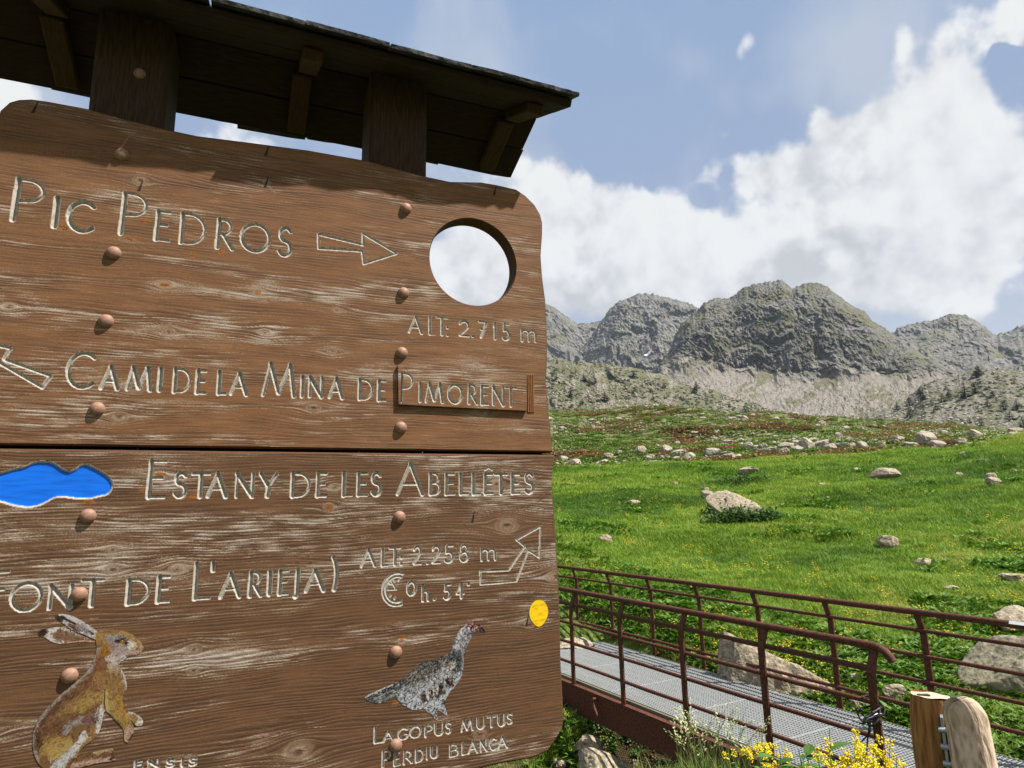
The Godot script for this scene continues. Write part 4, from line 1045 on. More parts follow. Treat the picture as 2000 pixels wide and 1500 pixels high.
# One slab of the board: a front face carved where the lettering is, bevelled rims, a back, and a round opening if there is one.
func slab(called: String, ring: PackedVector2Array, k: Carving, face: Material, rim: Material, thick: float, uv_box: Rect2, parent: Node, lift := 0.0, hole := PackedVector2Array(), bevel := .004) -> MeshInstance3D:
	if Geometry2D.is_polygon_clockwise(ring):
		ring.reverse()
	var front_ring := inset(ring, bevel)
	var holes := []
	if hole.size():
		if Geometry2D.is_polygon_clockwise(hole):
			hole.reverse()
	var hole_front := inset(hole, -.0025) if hole.size() else hole
	var s := Shape.new()
	s.use_uv = true
	var buckets := {}
	var C := Carving.CELL
	var lo := Vector2(9, 9)
	var hi := Vector2(-9, -9)
	for q in ring:
		lo = lo.min(q)
		hi = hi.max(q)
	var up := Vector3(0, 0, 1)
	var P := func(q: Vector2, z: float) -> Vector3: return Vector3(q.x, q.y + FOOT, z + lift)
	var U := func(q: Vector2) -> Vector2: return Vector2((q.x - uv_box.position.x) / uv_box.size.x, 1.0 - (q.y - uv_box.position.y) / uv_box.size.y)
	var SUB := 8
	for cy in range(int(floor(lo.y / C)), int(floor(hi.y / C)) + 1):
		for cx in range(int(floor(lo.x / C)), int(floor(hi.x / C)) + 1):
			var c0 := Vector2(cx, cy) * C
			var quad := PackedVector2Array([c0, c0 + Vector2(C, 0), c0 + Vector2(C, C), c0 + Vector2(0, C)])
			var inside := 0
			var clear := true
			for q in quad:
				inside += int(Geometry2D.is_point_in_polygon(q, front_ring))
			if hole.size():
				for q in quad:
					if q.distance_to(Vector2(HOLE_U, HOLE_V)) < HOLE_R + C * 1.5:
						clear = false
			var key := Vector2i(cx, cy)
			if inside == 4 and clear and k != null and k.cells.has(key):
				var list: PackedInt32Array = k.cells[key]
				var dep := PackedFloat32Array()
				var who := PackedInt32Array()
				dep.resize((SUB + 3) * (SUB + 3))
				who.resize((SUB + 3) * (SUB + 3))
				var st := C / SUB
				for j in SUB + 3:
					for i in SUB + 3:
						var q := c0 + Vector2(i - 1, j - 1) * st
						var d := k.depth_at(q, list)
						var ld := k.lake_depth(q)
						if ld > d.x:
							d = Vector2(ld, k.kinds.size() - 1)
						dep[j * (SUB + 3) + i] = d.x
						who[j * (SUB + 3) + i] = int(d.y)
				for j in SUB:
					for i in SUB:
						var at := [(j + 1) * (SUB + 3) + i + 1, (j + 1) * (SUB + 3) + i + 2, (j + 2) * (SUB + 3) + i + 2, (j + 2) * (SUB + 3) + i + 1]
						var owner := -1
						var most := 0.0
						for e in at:
							if dep[e] > most:
								most = dep[e]
								owner = who[e]
						var sh: Shape = s
						if owner >= 0:
							if not buckets.has(owner):
								buckets[owner] = Shape.new()
								buckets[owner].use_uv = true
							sh = buckets[owner]
							if k.kinds[owner] == "lake_inlay" and most < .00275:
								if not buckets.has(-9):
									buckets[-9] = Shape.new()
									buckets[-9].use_uv = true
								sh = buckets[-9]
						var ids := []
						for e in 4:
							var q: Vector2 = c0 + Vector2(i + [0, 1, 1, 0][e], j + [0, 0, 1, 1][e]) * st
							var m: int = at[e]
							var nn := Vector3(dep[m + 1] - dep[m - 1], dep[m + SUB + 3] - dep[m - SUB - 3], 2.0 * st).normalized()
							ids.append(sh.vert(P.call(q, -dep[m]), nn, U.call(q)))
						sh.idx.append_array([ids[0], ids[2], ids[1], ids[0], ids[3], ids[2]])
				continue
			if inside == 4 and clear:
				var ids := []
				for q in quad:
					ids.append(s.vert(P.call(q, 0.0), up, U.call(q)))
				s.idx.append_array([ids[0], ids[2], ids[1], ids[0], ids[3], ids[2]])
				continue
			for piece in Geometry2D.intersect_polygons(quad, front_ring):
				var bits := [piece]
				if hole.size() and not clear:
					bits = Geometry2D.clip_polygons(piece, hole_front)
				for bit in bits:
					if Geometry2D.is_polygon_clockwise(bit):
						bit.reverse()
					var t := Geometry2D.triangulate_polygon(bit)
					for i in range(0, t.size(), 3):
						var a: Vector2 = bit[t[i]]
						var b: Vector2 = bit[t[i + 1]]
						var d: Vector2 = bit[t[i + 2]]
						if (b - a).cross(d - a) > 0.0:
							var swap := b
							b = d
							d = swap
						var e := s.vert(P.call(a, 0.0), up, U.call(a))
						s.vert(P.call(b, 0.0), up, U.call(b))
						s.vert(P.call(d, 0.0), up, U.call(d))
						s.idx.append_array([e, e + 1, e + 2])
	var o := part(called, s.commit(), face, parent)
	var edge := Shape.new()
	edge.use_uv = true
	for i in ring.size():
		var j := (i + 1) % ring.size()
		var t0 := Vector2(ring[i].x + ring[i].y, 0) * 3.0
		var t1 := Vector2(ring[j].x + ring[j].y, 0) * 3.0
		for q in [[front_ring, 0.0, ring, -bevel], [ring, -bevel, ring, -thick]]:
			var a: Vector3 = P.call(q[0][i], q[1])
			var b: Vector3 = P.call(q[0][j], q[1])
			var c: Vector3 = P.call(q[2][j], q[3])
			var d: Vector3 = P.call(q[2][i], q[3])
			edge.tri(a, b, c, t0, t1, t1 + Vector2(0, .3))
			edge.tri(a, c, d, t0, t1 + Vector2(0, .3), t0 + Vector2(0, .3))
	for i in hole.size():
		var j := (i + 1) % hole.size()
		for q in [[hole_front, 0.0, hole, -.0025], [hole, -.0025, hole, -thick]]:
			var a: Vector3 = P.call(q[0][i], q[1])
			var b: Vector3 = P.call(q[0][j], q[1])
			var c: Vector3 = P.call(q[2][j], q[3])
			var d: Vector3 = P.call(q[2][i], q[3])
			var u0 := Vector2(float(i) / hole.size() * 4.0, 0)
			var u1 := Vector2(float(i + 1) / hole.size() * 4.0, 0)
			edge.tri(a, c, b, u0, u1 + Vector2(0, .3), u1)
			edge.tri(a, d, c, u0, u0 + Vector2(0, .3), u1 + Vector2(0, .3))
	var bits := [ring]
	if hole.size():   # the back in two halves round the opening
		bits = []
		for half in [Rect2(-3, HOLE_V, 6, 4), Rect2(-3, HOLE_V - 4, 6, 4)]:
			var r: Rect2 = half
			var box := PackedVector2Array([r.position, r.position + Vector2(r.size.x, 0), r.end, r.position + Vector2(0, r.size.y)])
			for piece in Geometry2D.intersect_polygons(ring, box):
				bits.append_array(Geometry2D.clip_polygons(piece, hole))
	for bit in bits:
		var t := Geometry2D.triangulate_polygon(bit)
		for i in range(0, t.size(), 3):
			var a: Vector2 = bit[t[i]]
			var b: Vector2 = bit[t[i + 1]]
			var d: Vector2 = bit[t[i + 2]]
			if (b - a).cross(d - a) < 0.0:
				var swap := b
				b = d
				d = swap
			edge.tri(P.call(a, -thick), P.call(b, -thick), P.call(d, -thick))
	part("rim", edge.commit(), rim, o)
	for who in buckets:
		var called_part: String = "lake_border" if who == -9 else k.kinds[who]
		var mat: Material = M.lake_blue if called_part == "lake_inlay" else M.bare_wood
		part(called_part, buckets[who].commit(), mat, o)
	return o

# ------------------------------------------------------------------ the sign: weathered boards
func board_texture(box: Rect2, wide: int, high: int, knots: Array, seed_: int, worn: float, clear_grain: float, tone: float, patches: Array) -> Array:
	# noise fields, looked up where the grain runs
	var warp := noise(1.0, 3, seed_)
	var warp2 := noise(1.0, 3, seed_ + 1)
	var F := 1024
	var fibre := stretched(.012, .42, seed_ + 3, F, F)
	var fibre2 := stretched(.03, .9, seed_ + 5, F, F)
	var grit := noise_bytes(noise(.35, 2, seed_ + 4), F, F)
	var G := 256
	var cloud := stretched(.008, .045, seed_ + 2, G, G)
	var cloud2 := stretched(.030, .11, seed_ + 6, G, G)
	var scuff := stretched(.045, .16, seed_ + 7, F, F)
	# coarse fields: how the grain is bent and where the stain has gone, every fourth pixel
	var gw := wide / 4 + 2
	var gh := high / 4 + 2
	var bend := PackedFloat32Array()
	var wearing := PackedFloat32Array()
	bend.resize(gw * gh)
	wearing.resize(gw * gh)
	for y in gh:
		var v := box.position.y + box.size.y * (1.0 - (y * 4 + .5) / high)
		for x in gw:
			var u := box.position.x + box.size.x * (x * 4 + .5) / wide
			var d := .007 * warp.get_noise_2d(u * 1.1, v * 3.2) + .0022 * warp2.get_noise_2d(u * 5.0, v * 9.0)
			var wear := worn
			for k in knots:
				var dx: float = u - k[0].x
				var dy: float = v - k[0].y
				var rr: float = k[1] * k[1]
				var d2: float = dx * dx * .3 + dy * dy
				if d2 > rr * 50.0:
					continue
				d -= dy * 1.25 * rr / (d2 + rr * .8) * exp(-d2 / (rr * 30.0))
				wear += .30 * exp(-(dx * dx * .16 + dy * dy) / (rr * 4.0))
			for q in patches:
				var ex: float = (u - q[0]) / q[2]
				var ey: float = (v - q[1]) / q[3]
				if ex * ex + ey * ey < 9.0:
					wear += q[4] * exp(-ex * ex - ey * ey)
			bend[y * gw + x] = d
			wearing[y * gw + x] = wear
	var out := PackedByteArray()
	out.resize(wide * high * 3)
	var relief := PackedByteArray()
	relief.resize(wide * high)
	for y in high:
		var v := box.position.y + box.size.y * (1.0 - (y + .5) / high)
		var gy := y / 4
		var fy := (y % 4) * .25
		var close := []
		for k in knots:
			if absf(k[0].y - v) < k[1] * 1.2:
				close.append(k)
		var resin := []
		for q in STAINS:
			if absf(q.y - v) < .011:
				resin.append(q)
		var splits := []
		for q in CRACKS:
			if absf(q.y - v) < .0135:
				splits.append(q)
		for x in wide:
			var u := box.position.x + box.size.x * (x + .5) / wide
			var g0 := gy * gw + x / 4
			var fx := (x % 4) * .25
			var psi := v + lerpf(lerpf(bend[g0], bend[g0 + 1], fx), lerpf(bend[g0 + gw], bend[g0 + gw + 1], fx), fy)
			var wear := lerpf(lerpf(wearing[g0], wearing[g0 + 1], fx), lerpf(wearing[g0 + gw], wearing[g0 + gw + 1], fx), fy)
			var row := (int((psi - box.position.y) * 1300.0 + 80.0) & 1023) << 10
			var col := int((u - box.position.x) * 840.0)
			var fb := fibre[row + (col & 1023)] / 100.0 - 1.27
			var fb2 := fibre2[row + (col & 1023)] / 100.0 - 1.27
			var gr := grit[((y & 1023) << 10) + (x & 1023)] / 127.5 - 1.0
			var rowc := (int((psi - box.position.y) * 300.0 + 20.0) & 255) << 8
			var colc := int((u - box.position.x) * 210.0) & 255
			var low := cloud[rowc + colc] / 100.0 - 1.27
			var low2 := cloud2[rowc + colc] / 100.0 - 1.27
			var ring := psi * 150.0 + low * 1.3
			var ph := ring - floorf(ring)
			var sc := scuff[(int((v - box.position.y) * 330.0 + 60.0) << 10) + int((u - box.position.x) * 240.0 + 20.0)] / 100.0 - 1.27
			var amp := clampf(clear_grain + low * .9 - low2 * .6, .08, 1.0)
			var late := sm(.30, .75, ph) * (1.0 - sm(.84, 1.0, ph)) * amp
			var trough := sm(.0, .10, ph) * (1.0 - sm(.10, .30, ph)) * amp
			wear += low * .5 + low2 * .25 + sc * .7 * clampf(.35 + low * 1.3 + wear * .8, .05, 1.0) - .06
			var grey_ := sm(.05, .80, wear + fb * .5 + fb2 * .35 + gr * .6) * .66
			var stain := clampf(.5 + low2 * .35 - low * .3 + gr * .25, 0, 1)
			var dk := clampf(sm(-.1, .7, fb * .75 + gr * .7) * .5, 0, 1)
			var lt := sm(.1, .8, fb2 - gr * .7) * .4
			var cr := lerpf(lerpf(lerpf(BROWN_A.r, BROWN_B.r, stain), BROWN_C.r, dk), BROWN_D.r, lt)
			var cg := lerpf(lerpf(lerpf(BROWN_A.g, BROWN_B.g, stain), BROWN_C.g, dk), BROWN_D.g, lt)
			var cb := lerpf(lerpf(lerpf(BROWN_A.b, BROWN_B.b, stain), BROWN_C.b, dk), BROWN_D.b, lt)
			cr *= tone
			cg *= tone
			cb *= tone
			var pk := clampf(.5 + fb2 * .8 + gr * .5, 0, 1)
			cr = lerpf(cr, lerpf(.47, .645, pk), grey_)
			cg = lerpf(cg, lerpf(.435, .625, pk), grey_)
			cb = lerpf(cb, lerpf(.405, .605, pk), grey_)
			var line := clampf(late * (.10 + .66 * sm(-.25, .55, wear + fb * .5 + gr * .2)) * clampf(.8 + fb2 * .5, 0, 1), 0, 1)
			cr = lerpf(cr, .72, line)
			cg = lerpf(cg, .685, line)
			cb = lerpf(cb, .64, line)
			var dip := trough * .5 * (1.0 - .4 * grey_)
			cr = lerpf(cr, .20, dip)
			cg = lerpf(cg, .125, dip)
			cb = lerpf(cb, .08, dip)
			var tall := .42 + late * .34 - trough * .22 + fb * .14 + fb2 * .08 + gr * .06
			for k in close:
				var dx: float = u - k[0].x
				var dy: float = v - k[0].y
				var e: float = sqrt(dx * dx * .55 + dy * dy) / k[1] + .16 * gr + .22 * fb + .12 * low2
				if e < 1.1:
					var kn := 1.0 - sm(.75, 1.1, e)
					var rings := .5 + .28 * sin(e * 12.0 + fb * 3.0 + k[0].x * 90.0)
					var core := 1.0 - sm(.1, .28, e)
					cr = lerpf(cr, lerpf(lerpf(.36, .60, rings), .12, core * .8), kn * .62)
					cg = lerpf(cg, lerpf(lerpf(.27, .54, rings), .08, core * .8), kn * .62)
					cb = lerpf(cb, lerpf(lerpf(.20, .47, rings), .06, core * .8), kn * .62)
					tall -= kn * .12
			for q in resin:
				var dx: float = (u - q.x) / (.011 if q.y > -.03 else .008)
				var dy: float = (v - q.y) / .0065
				var e := dx * dx + dy * dy + fb * .9 + gr * .8
				if e < 1.0:
					var k := 1.0 - sm(.2, 1.0, e)
					var d := sm(.0, .5, gr + fb2)
					cr = lerpf(cr, lerpf(.56, .22, d), k * .8)
					cg = lerpf(cg, lerpf(.33, .11, d), k * .8)
					cb = lerpf(cb, lerpf(.10, .05, d), k * .8)
			for q in splits:
				var dy: float = (v - q.y) / .013
				var dx: float = (u - q.x - dy * .003) / (.0019 * (1.0 - dy * .6))
				if absf(dy) < 1.0 and absf(dx) < 1.0:
					cr *= .35
					cg *= .33
					cb *= .32
					tall -= .4
			var at := (y * wide + x) * 3
			out[at] = int(clampf(cr, 0, 1) * 255.0)
			out[at + 1] = int(clampf(cg, 0, 1) * 255.0)
			out[at + 2] = int(clampf(cb, 0, 1) * 255.0)
			relief[y * wide + x] = int(clampf(tall, 0, 1) * 255.0)
	return [ImageTexture.create_from_image(Image.create_from_data(wide, high, false, Image.FORMAT_RGB8, out)), ImageTexture.create_from_image(Image.create_from_data(wide, high, false, Image.FORMAT_L8, relief))]

func stretched(fx: float, fy: float, s_: int, w: int, h: int) -> PackedByteArray:   # longer along the grain than across it
	var im := noise(fy, 3, s_).get_seamless_image(maxi(32, int(w * fx / fy)), h, false, false, .12, false)
	im.resize(w, h, Image.INTERPOLATE_CUBIC)
	return im.get_data()

func board_material(called: String, maps: Array) -> StandardMaterial3D:
	var m := matter(called, Color.WHITE, .78)
	m.albedo_texture = maps[0]
	m.heightmap_enabled = true
	m.heightmap_texture = maps[1]
	m.heightmap_scale = .075
	return m

# a picture painted on the wood: brush marks over a ground coat
func painted(called: String, rings: Array, marks: Array, ground_coat: Color, fur: Array, parent: Node, relief: Texture2D) -> void:
	var lo := Vector2(9, 9)
	var hi := Vector2(-9, -9)
	for r in rings:
		for q in r:
			lo = lo.min(q)
			hi = hi.max(q)
	var px := 1700.0
	var w := int((hi.x - lo.x) * px) + 2
	var h := int((hi.y - lo.y) * px) + 2
	var im := Image.create(w, h, false, Image.FORMAT_RGB8)
	im.fill(ground_coat)
	var r := RandomNumberGenerator.new()
	r.seed = 77
	var dab := func(a: Vector2, b: Vector2, half: float, c: Color, opaque: float) -> void:
		var pa := Vector2((a.x - lo.x) * px, (hi.y - a.y) * px)
		var pb := Vector2((b.x - lo.x) * px, (hi.y - b.y) * px)
		var hp := half * px
		for y in range(maxi(0, int(minf(pa.y, pb.y) - hp)), mini(h, int(maxf(pa.y, pb.y) + hp) + 2)):
			for x in range(maxi(0, int(minf(pa.x, pb.x) - hp)), mini(w, int(maxf(pa.x, pb.x) + hp) + 2)):
				var q := Vector2(x, y)
				var e := pb - pa
				var t := clampf((q - pa).dot(e) / maxf(e.length_squared(), .01), 0, 1)
				var d := q.distance_to(pa + e * t)
				if d < hp + .5:
					im.set_pixel(x, y, im.get_pixel(x, y).lerp(c, opaque * clampf(hp + .5 - d, 0, 1)))
	for m in marks:
		var c := Color.html(m[1])
		var wide: float = m[0] * .0001
		var pts: Array = m[2]
		for i in pts.size() - 1:
			var a: Vector2 = pts[i]
			var b: Vector2 = pts[i + 1]
			var d := (b - a).normalized()
			var side := Vector2(-d.y, d.x)
			if wide < .0045:
				dab.call(a, b, wide * .5, c, .9)
				continue
			dab.call(a, b, wide * .34, c, .72)
			var strokes := int((a.distance_to(b) + wide) * wide / 4.0e-6)
			for k in strokes:
				var at := a.lerp(b, r.randf_range(-.1, 1.1)) + side * r.randfn(0.0, .27) * wide
				var turn := d.rotated(r.randfn(fur[0], .45))
				dab.call(at, at + turn * r.randf_range(.004, .010), .00075, c.lerp(c.lightened(.18) if r.randf() < .5 else c.darkened(.4), r.randf() * .8), .65)
	for k in fur[1]:
		var at := Vector2(r.randf_range(lo.x, hi.x), r.randf_range(lo.y, hi.y))
		var c0 := im.get_pixel(clampi(int((at.x - lo.x) * px), 0, w - 1), clampi(int((hi.y - at.y) * px), 0, h - 1))
		dab.call(at, at + Vector2(r.randfn(0, .002), r.randfn(0, .002)), fur[2], c0.lightened(fur[3]) if r.randf() < .45 else c0.darkened(.2 + fur[3]), .6)
	var m2 := matter(called + "_paint", Color(.82, .80, .79), .7)
	m2.albedo_texture = ImageTexture.create_from_image(im)
	m2.metallic_specular = .25
	var s := Shape.new()
	s.use_uv = true
	var layer := 0
	for ring in rings:
		var poly := smooth_ring(PackedVector2Array(ring), 1)
		if Geometry2D.is_polygon_clockwise(poly):
			poly.reverse()
		var z := .0005 + .00015 * layer
		layer += 1
		var t := Geometry2D.triangulate_polygon(poly)
		for i in range(0, t.size(), 3):
			var a := poly[t[i]]
			var b := poly[t[i + 1]]
			var d := poly[t[i + 2]]
			if (b - a).cross(d - a) > 0.0:
				var swap := b
				b = d
				d = swap
			var uvs := []
			for q in [a, b, d]:
				uvs.append(Vector2((q.x - lo.x) * px / w, (hi.y - q.y) * px / h))
			s.tri(Vector3(a.x, a.y + FOOT, z), Vector3(b.x, b.y + FOOT, z), Vector3(d.x, d.y + FOOT, z), uvs[0], uvs[1], uvs[2])
	part(called, s.commit(), m2, parent)

func sign_post_wood() -> void:
	var grain := NoiseTexture2D.new()
	grain.width = 512
	grain.height = 512
	grain.seamless = true
	grain.noise = noise(.02, 5, 21)
	grain.color_ramp = ramp([[0.0, Color(.62, .58, .55)], [.5, Color(.86, .83, .80)], [1.0, Color(1, 1, 1)]])
	M.grain = grain
	var m := matter("dark_timber", Color(.255, .19, .145), .85)
	m.albedo_texture = grain
	m.uv1_triplanar = true
	m.uv1_scale = Vector3(14, 1.6, 14)
	m.heightmap_enabled = true
	m.heightmap_texture = grain
	m.heightmap_scale = .3
	var p := matter("roof_boards", Color(.19, .14, .112), .85)
	p.albedo_texture = grain
	p.uv1_triplanar = true
	p.uv1_scale = Vector3(1.6, 14, 14)
	var rf := matter("rafter_wood", Color(.285, .21, .148), .8)
	rf.albedo_texture = grain
	rf.uv1_triplanar = true
	rf.uv1_scale = Vector3(14, 3, 3)
	var ps := matter("peeled_strip", Color(.52, .36, .21), .8)
	ps.albedo_texture = grain
	ps.uv1_triplanar = true
	ps.uv1_scale = Vector3(14, 3, 3)
	var bw := matter("bare_wood", Color(.64, .62, .59), .85)
	bw.albedo_texture = mottle(.03, 4, 23, [[0.0, Color(.76, .74, .72)], [.5, Color(.93, .92, .91)], [1.0, Color(1, 1, 1)]], 256)
	bw.uv1_scale = Vector3(22, 9, 1)
	var lb := matter("lake_blue", Color(.035, .40, .84), .5)
	lb.albedo_texture = mottle(.02, 4, 24, [[0.0, Color(.80, .82, .86)], [.6, Color(.97, .97, .98)], [1.0, Color(1, 1, 1)]], 256)
	lb.uv1_scale = Vector3(3, 14, 1)
	var rm := matter("board_rim", Color(.34, .235, .16), .85)
	rm.albedo_texture = grain
	rm.uv1_scale = Vector3(2, 2, 1)
	var bt := matter("bolt_paint", Color(.57, .44, .37), .6)
	bt.metallic_specular = .4
	bt.albedo_texture = mottle(.04, 4, 25, [[0.0, Color(.72, .68, .66)], [1.0, Color(1, 1, 1)]], 128)
	bt.uv1_triplanar = true
	bt.uv1_scale = Vector3.ONE * 18.0
	var sl := matter("slate", Color(.30, .30, .31), .7, true)
	textured(sl, mottle(.03, 5, 26, grey(.55, 1.0), 256), 3.0, mottle(.04, 5, 27, grey(0, 1), 256), .4, false)

func trail_sign() -> void:
	sign_post_wood()
	var at := EYE - board_axes.z * STAND_OFF - board_axes.y * FOOT
	var t := thing("trail_sign", "weathered brown wooden trail sign with carved place names under a little slate roof", "sign", Transform3D(board_axes, at))
	# outlines
	var top := PackedVector2Array()
	for q in TOP:
		top.append(q)
	top.append_array(RIGHT_UP)
	var up_ring := PackedVector2Array([Vector2(-.515, .0905), Vector2(-.518, .2), Vector2(-.513, .34), Vector2(-.519, .48), Vector2(-.517, .60), Vector2(-.514, .69)])
	up_ring.append_array(top)
	up_ring[up_ring.size() - 1] = Vector2(.656, .0905)
	var low_ring := PackedVector2Array([Vector2(-.515, .0845)])
	low_ring.append(Vector2(.66, .0845))
	for i in range(1, RIGHT_LO.size()):
		low_ring.append(RIGHT_LO[i])
	low_ring.append_array([Vector2(.40, -.594), Vector2(.25, -.606), Vector2(.05, -.600), Vector2(-.15, -.608), Vector2(-.35, -.60), Vector2(-.47, -.598), Vector2(-.512, -.57), Vector2(-.519, -.45), Vector2(-.513, -.3), Vector2(-.518, -.12)])
	var hole := PackedVector2Array()
	for i in 72:
		hole.append(Vector2(HOLE_U, HOLE_V) + Vector2(cos(TAU * i / 72), sin(TAU * i / 72)) * HOLE_R)
	var box_u := Rect2(-.53, .08, 1.2, .70)
	var box_l := Rect2(-.53, -.62, 1.2, .71)
	var ku := []
	var sizes_u := [.012, .011, .008, .011, .009, .007, .008, .006, .008, .010, .008, .014, .014, .016, .01, .016]
	for i in KNOTS_0.size():
		ku.append([KNOTS_0[i], sizes_u[i]])
	var kl := []
	var sizes_l := [.009, .013, .012, .011, .009, .022, .020, .012, .010, .014, .022, .008, .014, .012, .015, .008]
	for i in KNOTS_1.size():
		kl.append([KNOTS_1[i], sizes_l[i]])
	var maps_u := board_texture(box_u, 1060, 620, ku, 201, -.13, .5, .97, [[-.25, .60, .10, .03, .55], [.02, .44, .12, .016, .5], [-.1, .415, .13, .012, .8], [.14, .43, .05, .02, .6], [.55, .5, .08, .12, .25], [.5, .33, .2, .05, .3], [.35, .27, .3, .03, .45], [-.2, .3, .2, .03, .25], [.55, .14, .12, .06, .3], [-.2, .66, .4, .06, -.4], [.05, .56, .2, .03, -.3], [-.3, .44, .15, .03, -.35], [-.2, .12, .3, .03, -.1]])
	var maps_l := board_texture(box_l, 1060, 628, kl, 301, -.02, 1.0, .78, [[-.35, -.07, .2, .03, .6], [-.18, .05, .06, .035, .6], [.45, .06, .2, .03, .35], [-.02, -.31, .17, .018, .85], [.4, -.10, .2, .05, .2], [-.1, -.46, .3, .06, -.45], [.45, -.4, .25, .10, -.6], [-.38, -.3, .15, .05, -.3], [.1, -.4, .2, .06, -.35], [.2, -.16, .5, .03, .2], [-.3, -.16, .2, .03, .2]])
	var mu := board_material("upper_board_wood", maps_u)
	var ml := board_material("lower_board_wood", maps_l)
	var ub := slab("board", up_ring, carve(0), mu, M.board_rim, .045, box_u, t, 0.0, hole)
	ub.set_meta("label", "upper board with a round hole, lettered PIC PEDROS and CAMI DE LA MINA DE")
	var lb := slab("board", low_ring, carve(1), ml, M.board_rim, .045, box_l, t)
	lb.set_meta("label", "lower board with a blue lake and a painted hare and grouse")
	# the little plate screwed on over a corrected name, and the bare strip beside it
	var plate := slab("name_plate", PackedVector2Array(PLATE), carve(2), mu, M.board_rim, .0065, box_u, t, .007, PackedVector2Array(), .0015)
	plate.set_meta("label", "small wooden plate lettered PIMORENT")
	var strip := Shape.new()
	for i in 4:
		var a := (STRIP[0] as Vector2).lerp(STRIP[1], (i + .5) / 4.0)
		var b := (STRIP[3] as Vector2).lerp(STRIP[2], (i + .5) / 4.0)
		strip.box(Transform3D(Basis(), Vector3((a.x + b.x) * .5, (a.y + b.y) * .5 + FOOT, .0)), Vector3(.0042, a.y - b.y, .004), .0012)
	part("ribbed_strip", strip.commit(), M.peeled_strip, t)
	painted("hare_painting", [HARE_EAR_LOW, HARE_EAR, HARE_PAW, HARE_BODY], HARE_MARKS, Color(.44, .33, .21), [0.0, 2600, .0008, .12], t, maps_l[1])
	painted("grouse_painting", [BIRD], BIRD_MARKS, Color(.42, .43, .45), [.3, 7000, .0009, .42], t, maps_l[1])
	var dot := Shape.new()
	dot.use_uv = true
	var c: Vector2 = ((WAYMARK[1] as Vector2) + WAYMARK[3]) * .5 + Vector2(0, -.002)
	var rim_ring := []
	for i in 40:
		var a := TAU * i / 40
		var drip := .010 * maxf(0.0, -sin(a) - .75) * 4.0 if i > 20 else 0.0
		rim_ring.append(Vector3(c.x + cos(a) * .0235, c.y + sin(a) * .0275 - drip * .4 + FOOT, .0006))
	for i in 40:
		dot.tri(Vector3(c.x, c.y + FOOT, .0006), rim_ring[(i + 1) % 40], rim_ring[i])
	var ym := matter("waymark_yellow", Color(.85, .70, .04), .55)
	ym.albedo_texture = mottle(.03, 4, 28, [[0.0, Color(.78, .74, .7)], [.4, Color(.97, .97, .96)], [1.0, Color(1, 1, 1)]], 128)
	ym.uv1_triplanar = true
	ym.uv1_scale = Vector3(8, 30, 8)
	part("waymark_dot", dot.commit(), ym, t)
	# bolts with domed heads
	var dome := Shape.new()
	var pts := PackedVector3Array()
	for j in 9:
		for i in 21:
			var a := TAU * i / 20.0
			var b := PI * .5 * j / 8.0
			pts.append(Vector3(cos(a) * cos(b) * .0136, sin(a) * cos(b) * .0136, sin(b) * .0098))
	dome.grid(pts, 21, 9)
	var dm := dome.commit()
	for q in BOLTS:
		part("bolt", dm, M.bolt_paint, t, Transform3D(Basis(), Vector3(q.x, q.y + FOOT, -.0006)))
	# posts
	for u in [-.3065, .2755]:
		var s := Shape.new()
		s.box(Transform3D(Basis(), Vector3(u, (FOOT + 1.045) * .5 - .35, -.119)), Vector3(.143, FOOT + 1.045 + .7, .145), .009)
		part("post", s.commit(), M.dark_timber, t)
	part("bolt", dm, M.bolt_paint, t, Transform3D(Basis().scaled(Vector3.ONE * .9), Vector3(-.29, .90 + FOOT, -.047)))
	# dark wood strips added behind the joint, so no light shows through the gap
	for q in [[-.452, .145], [-.0155, .43], [.5, .30]]:
		var s := Shape.new()
		s.box(Transform3D(Basis(), Vector3(q[0], .087 + FOOT, -.056)), Vector3(q[1], .07, .02), .002)
		part("added_backing", s.commit(), M.dark_timber, t)
	sign_roof(t)

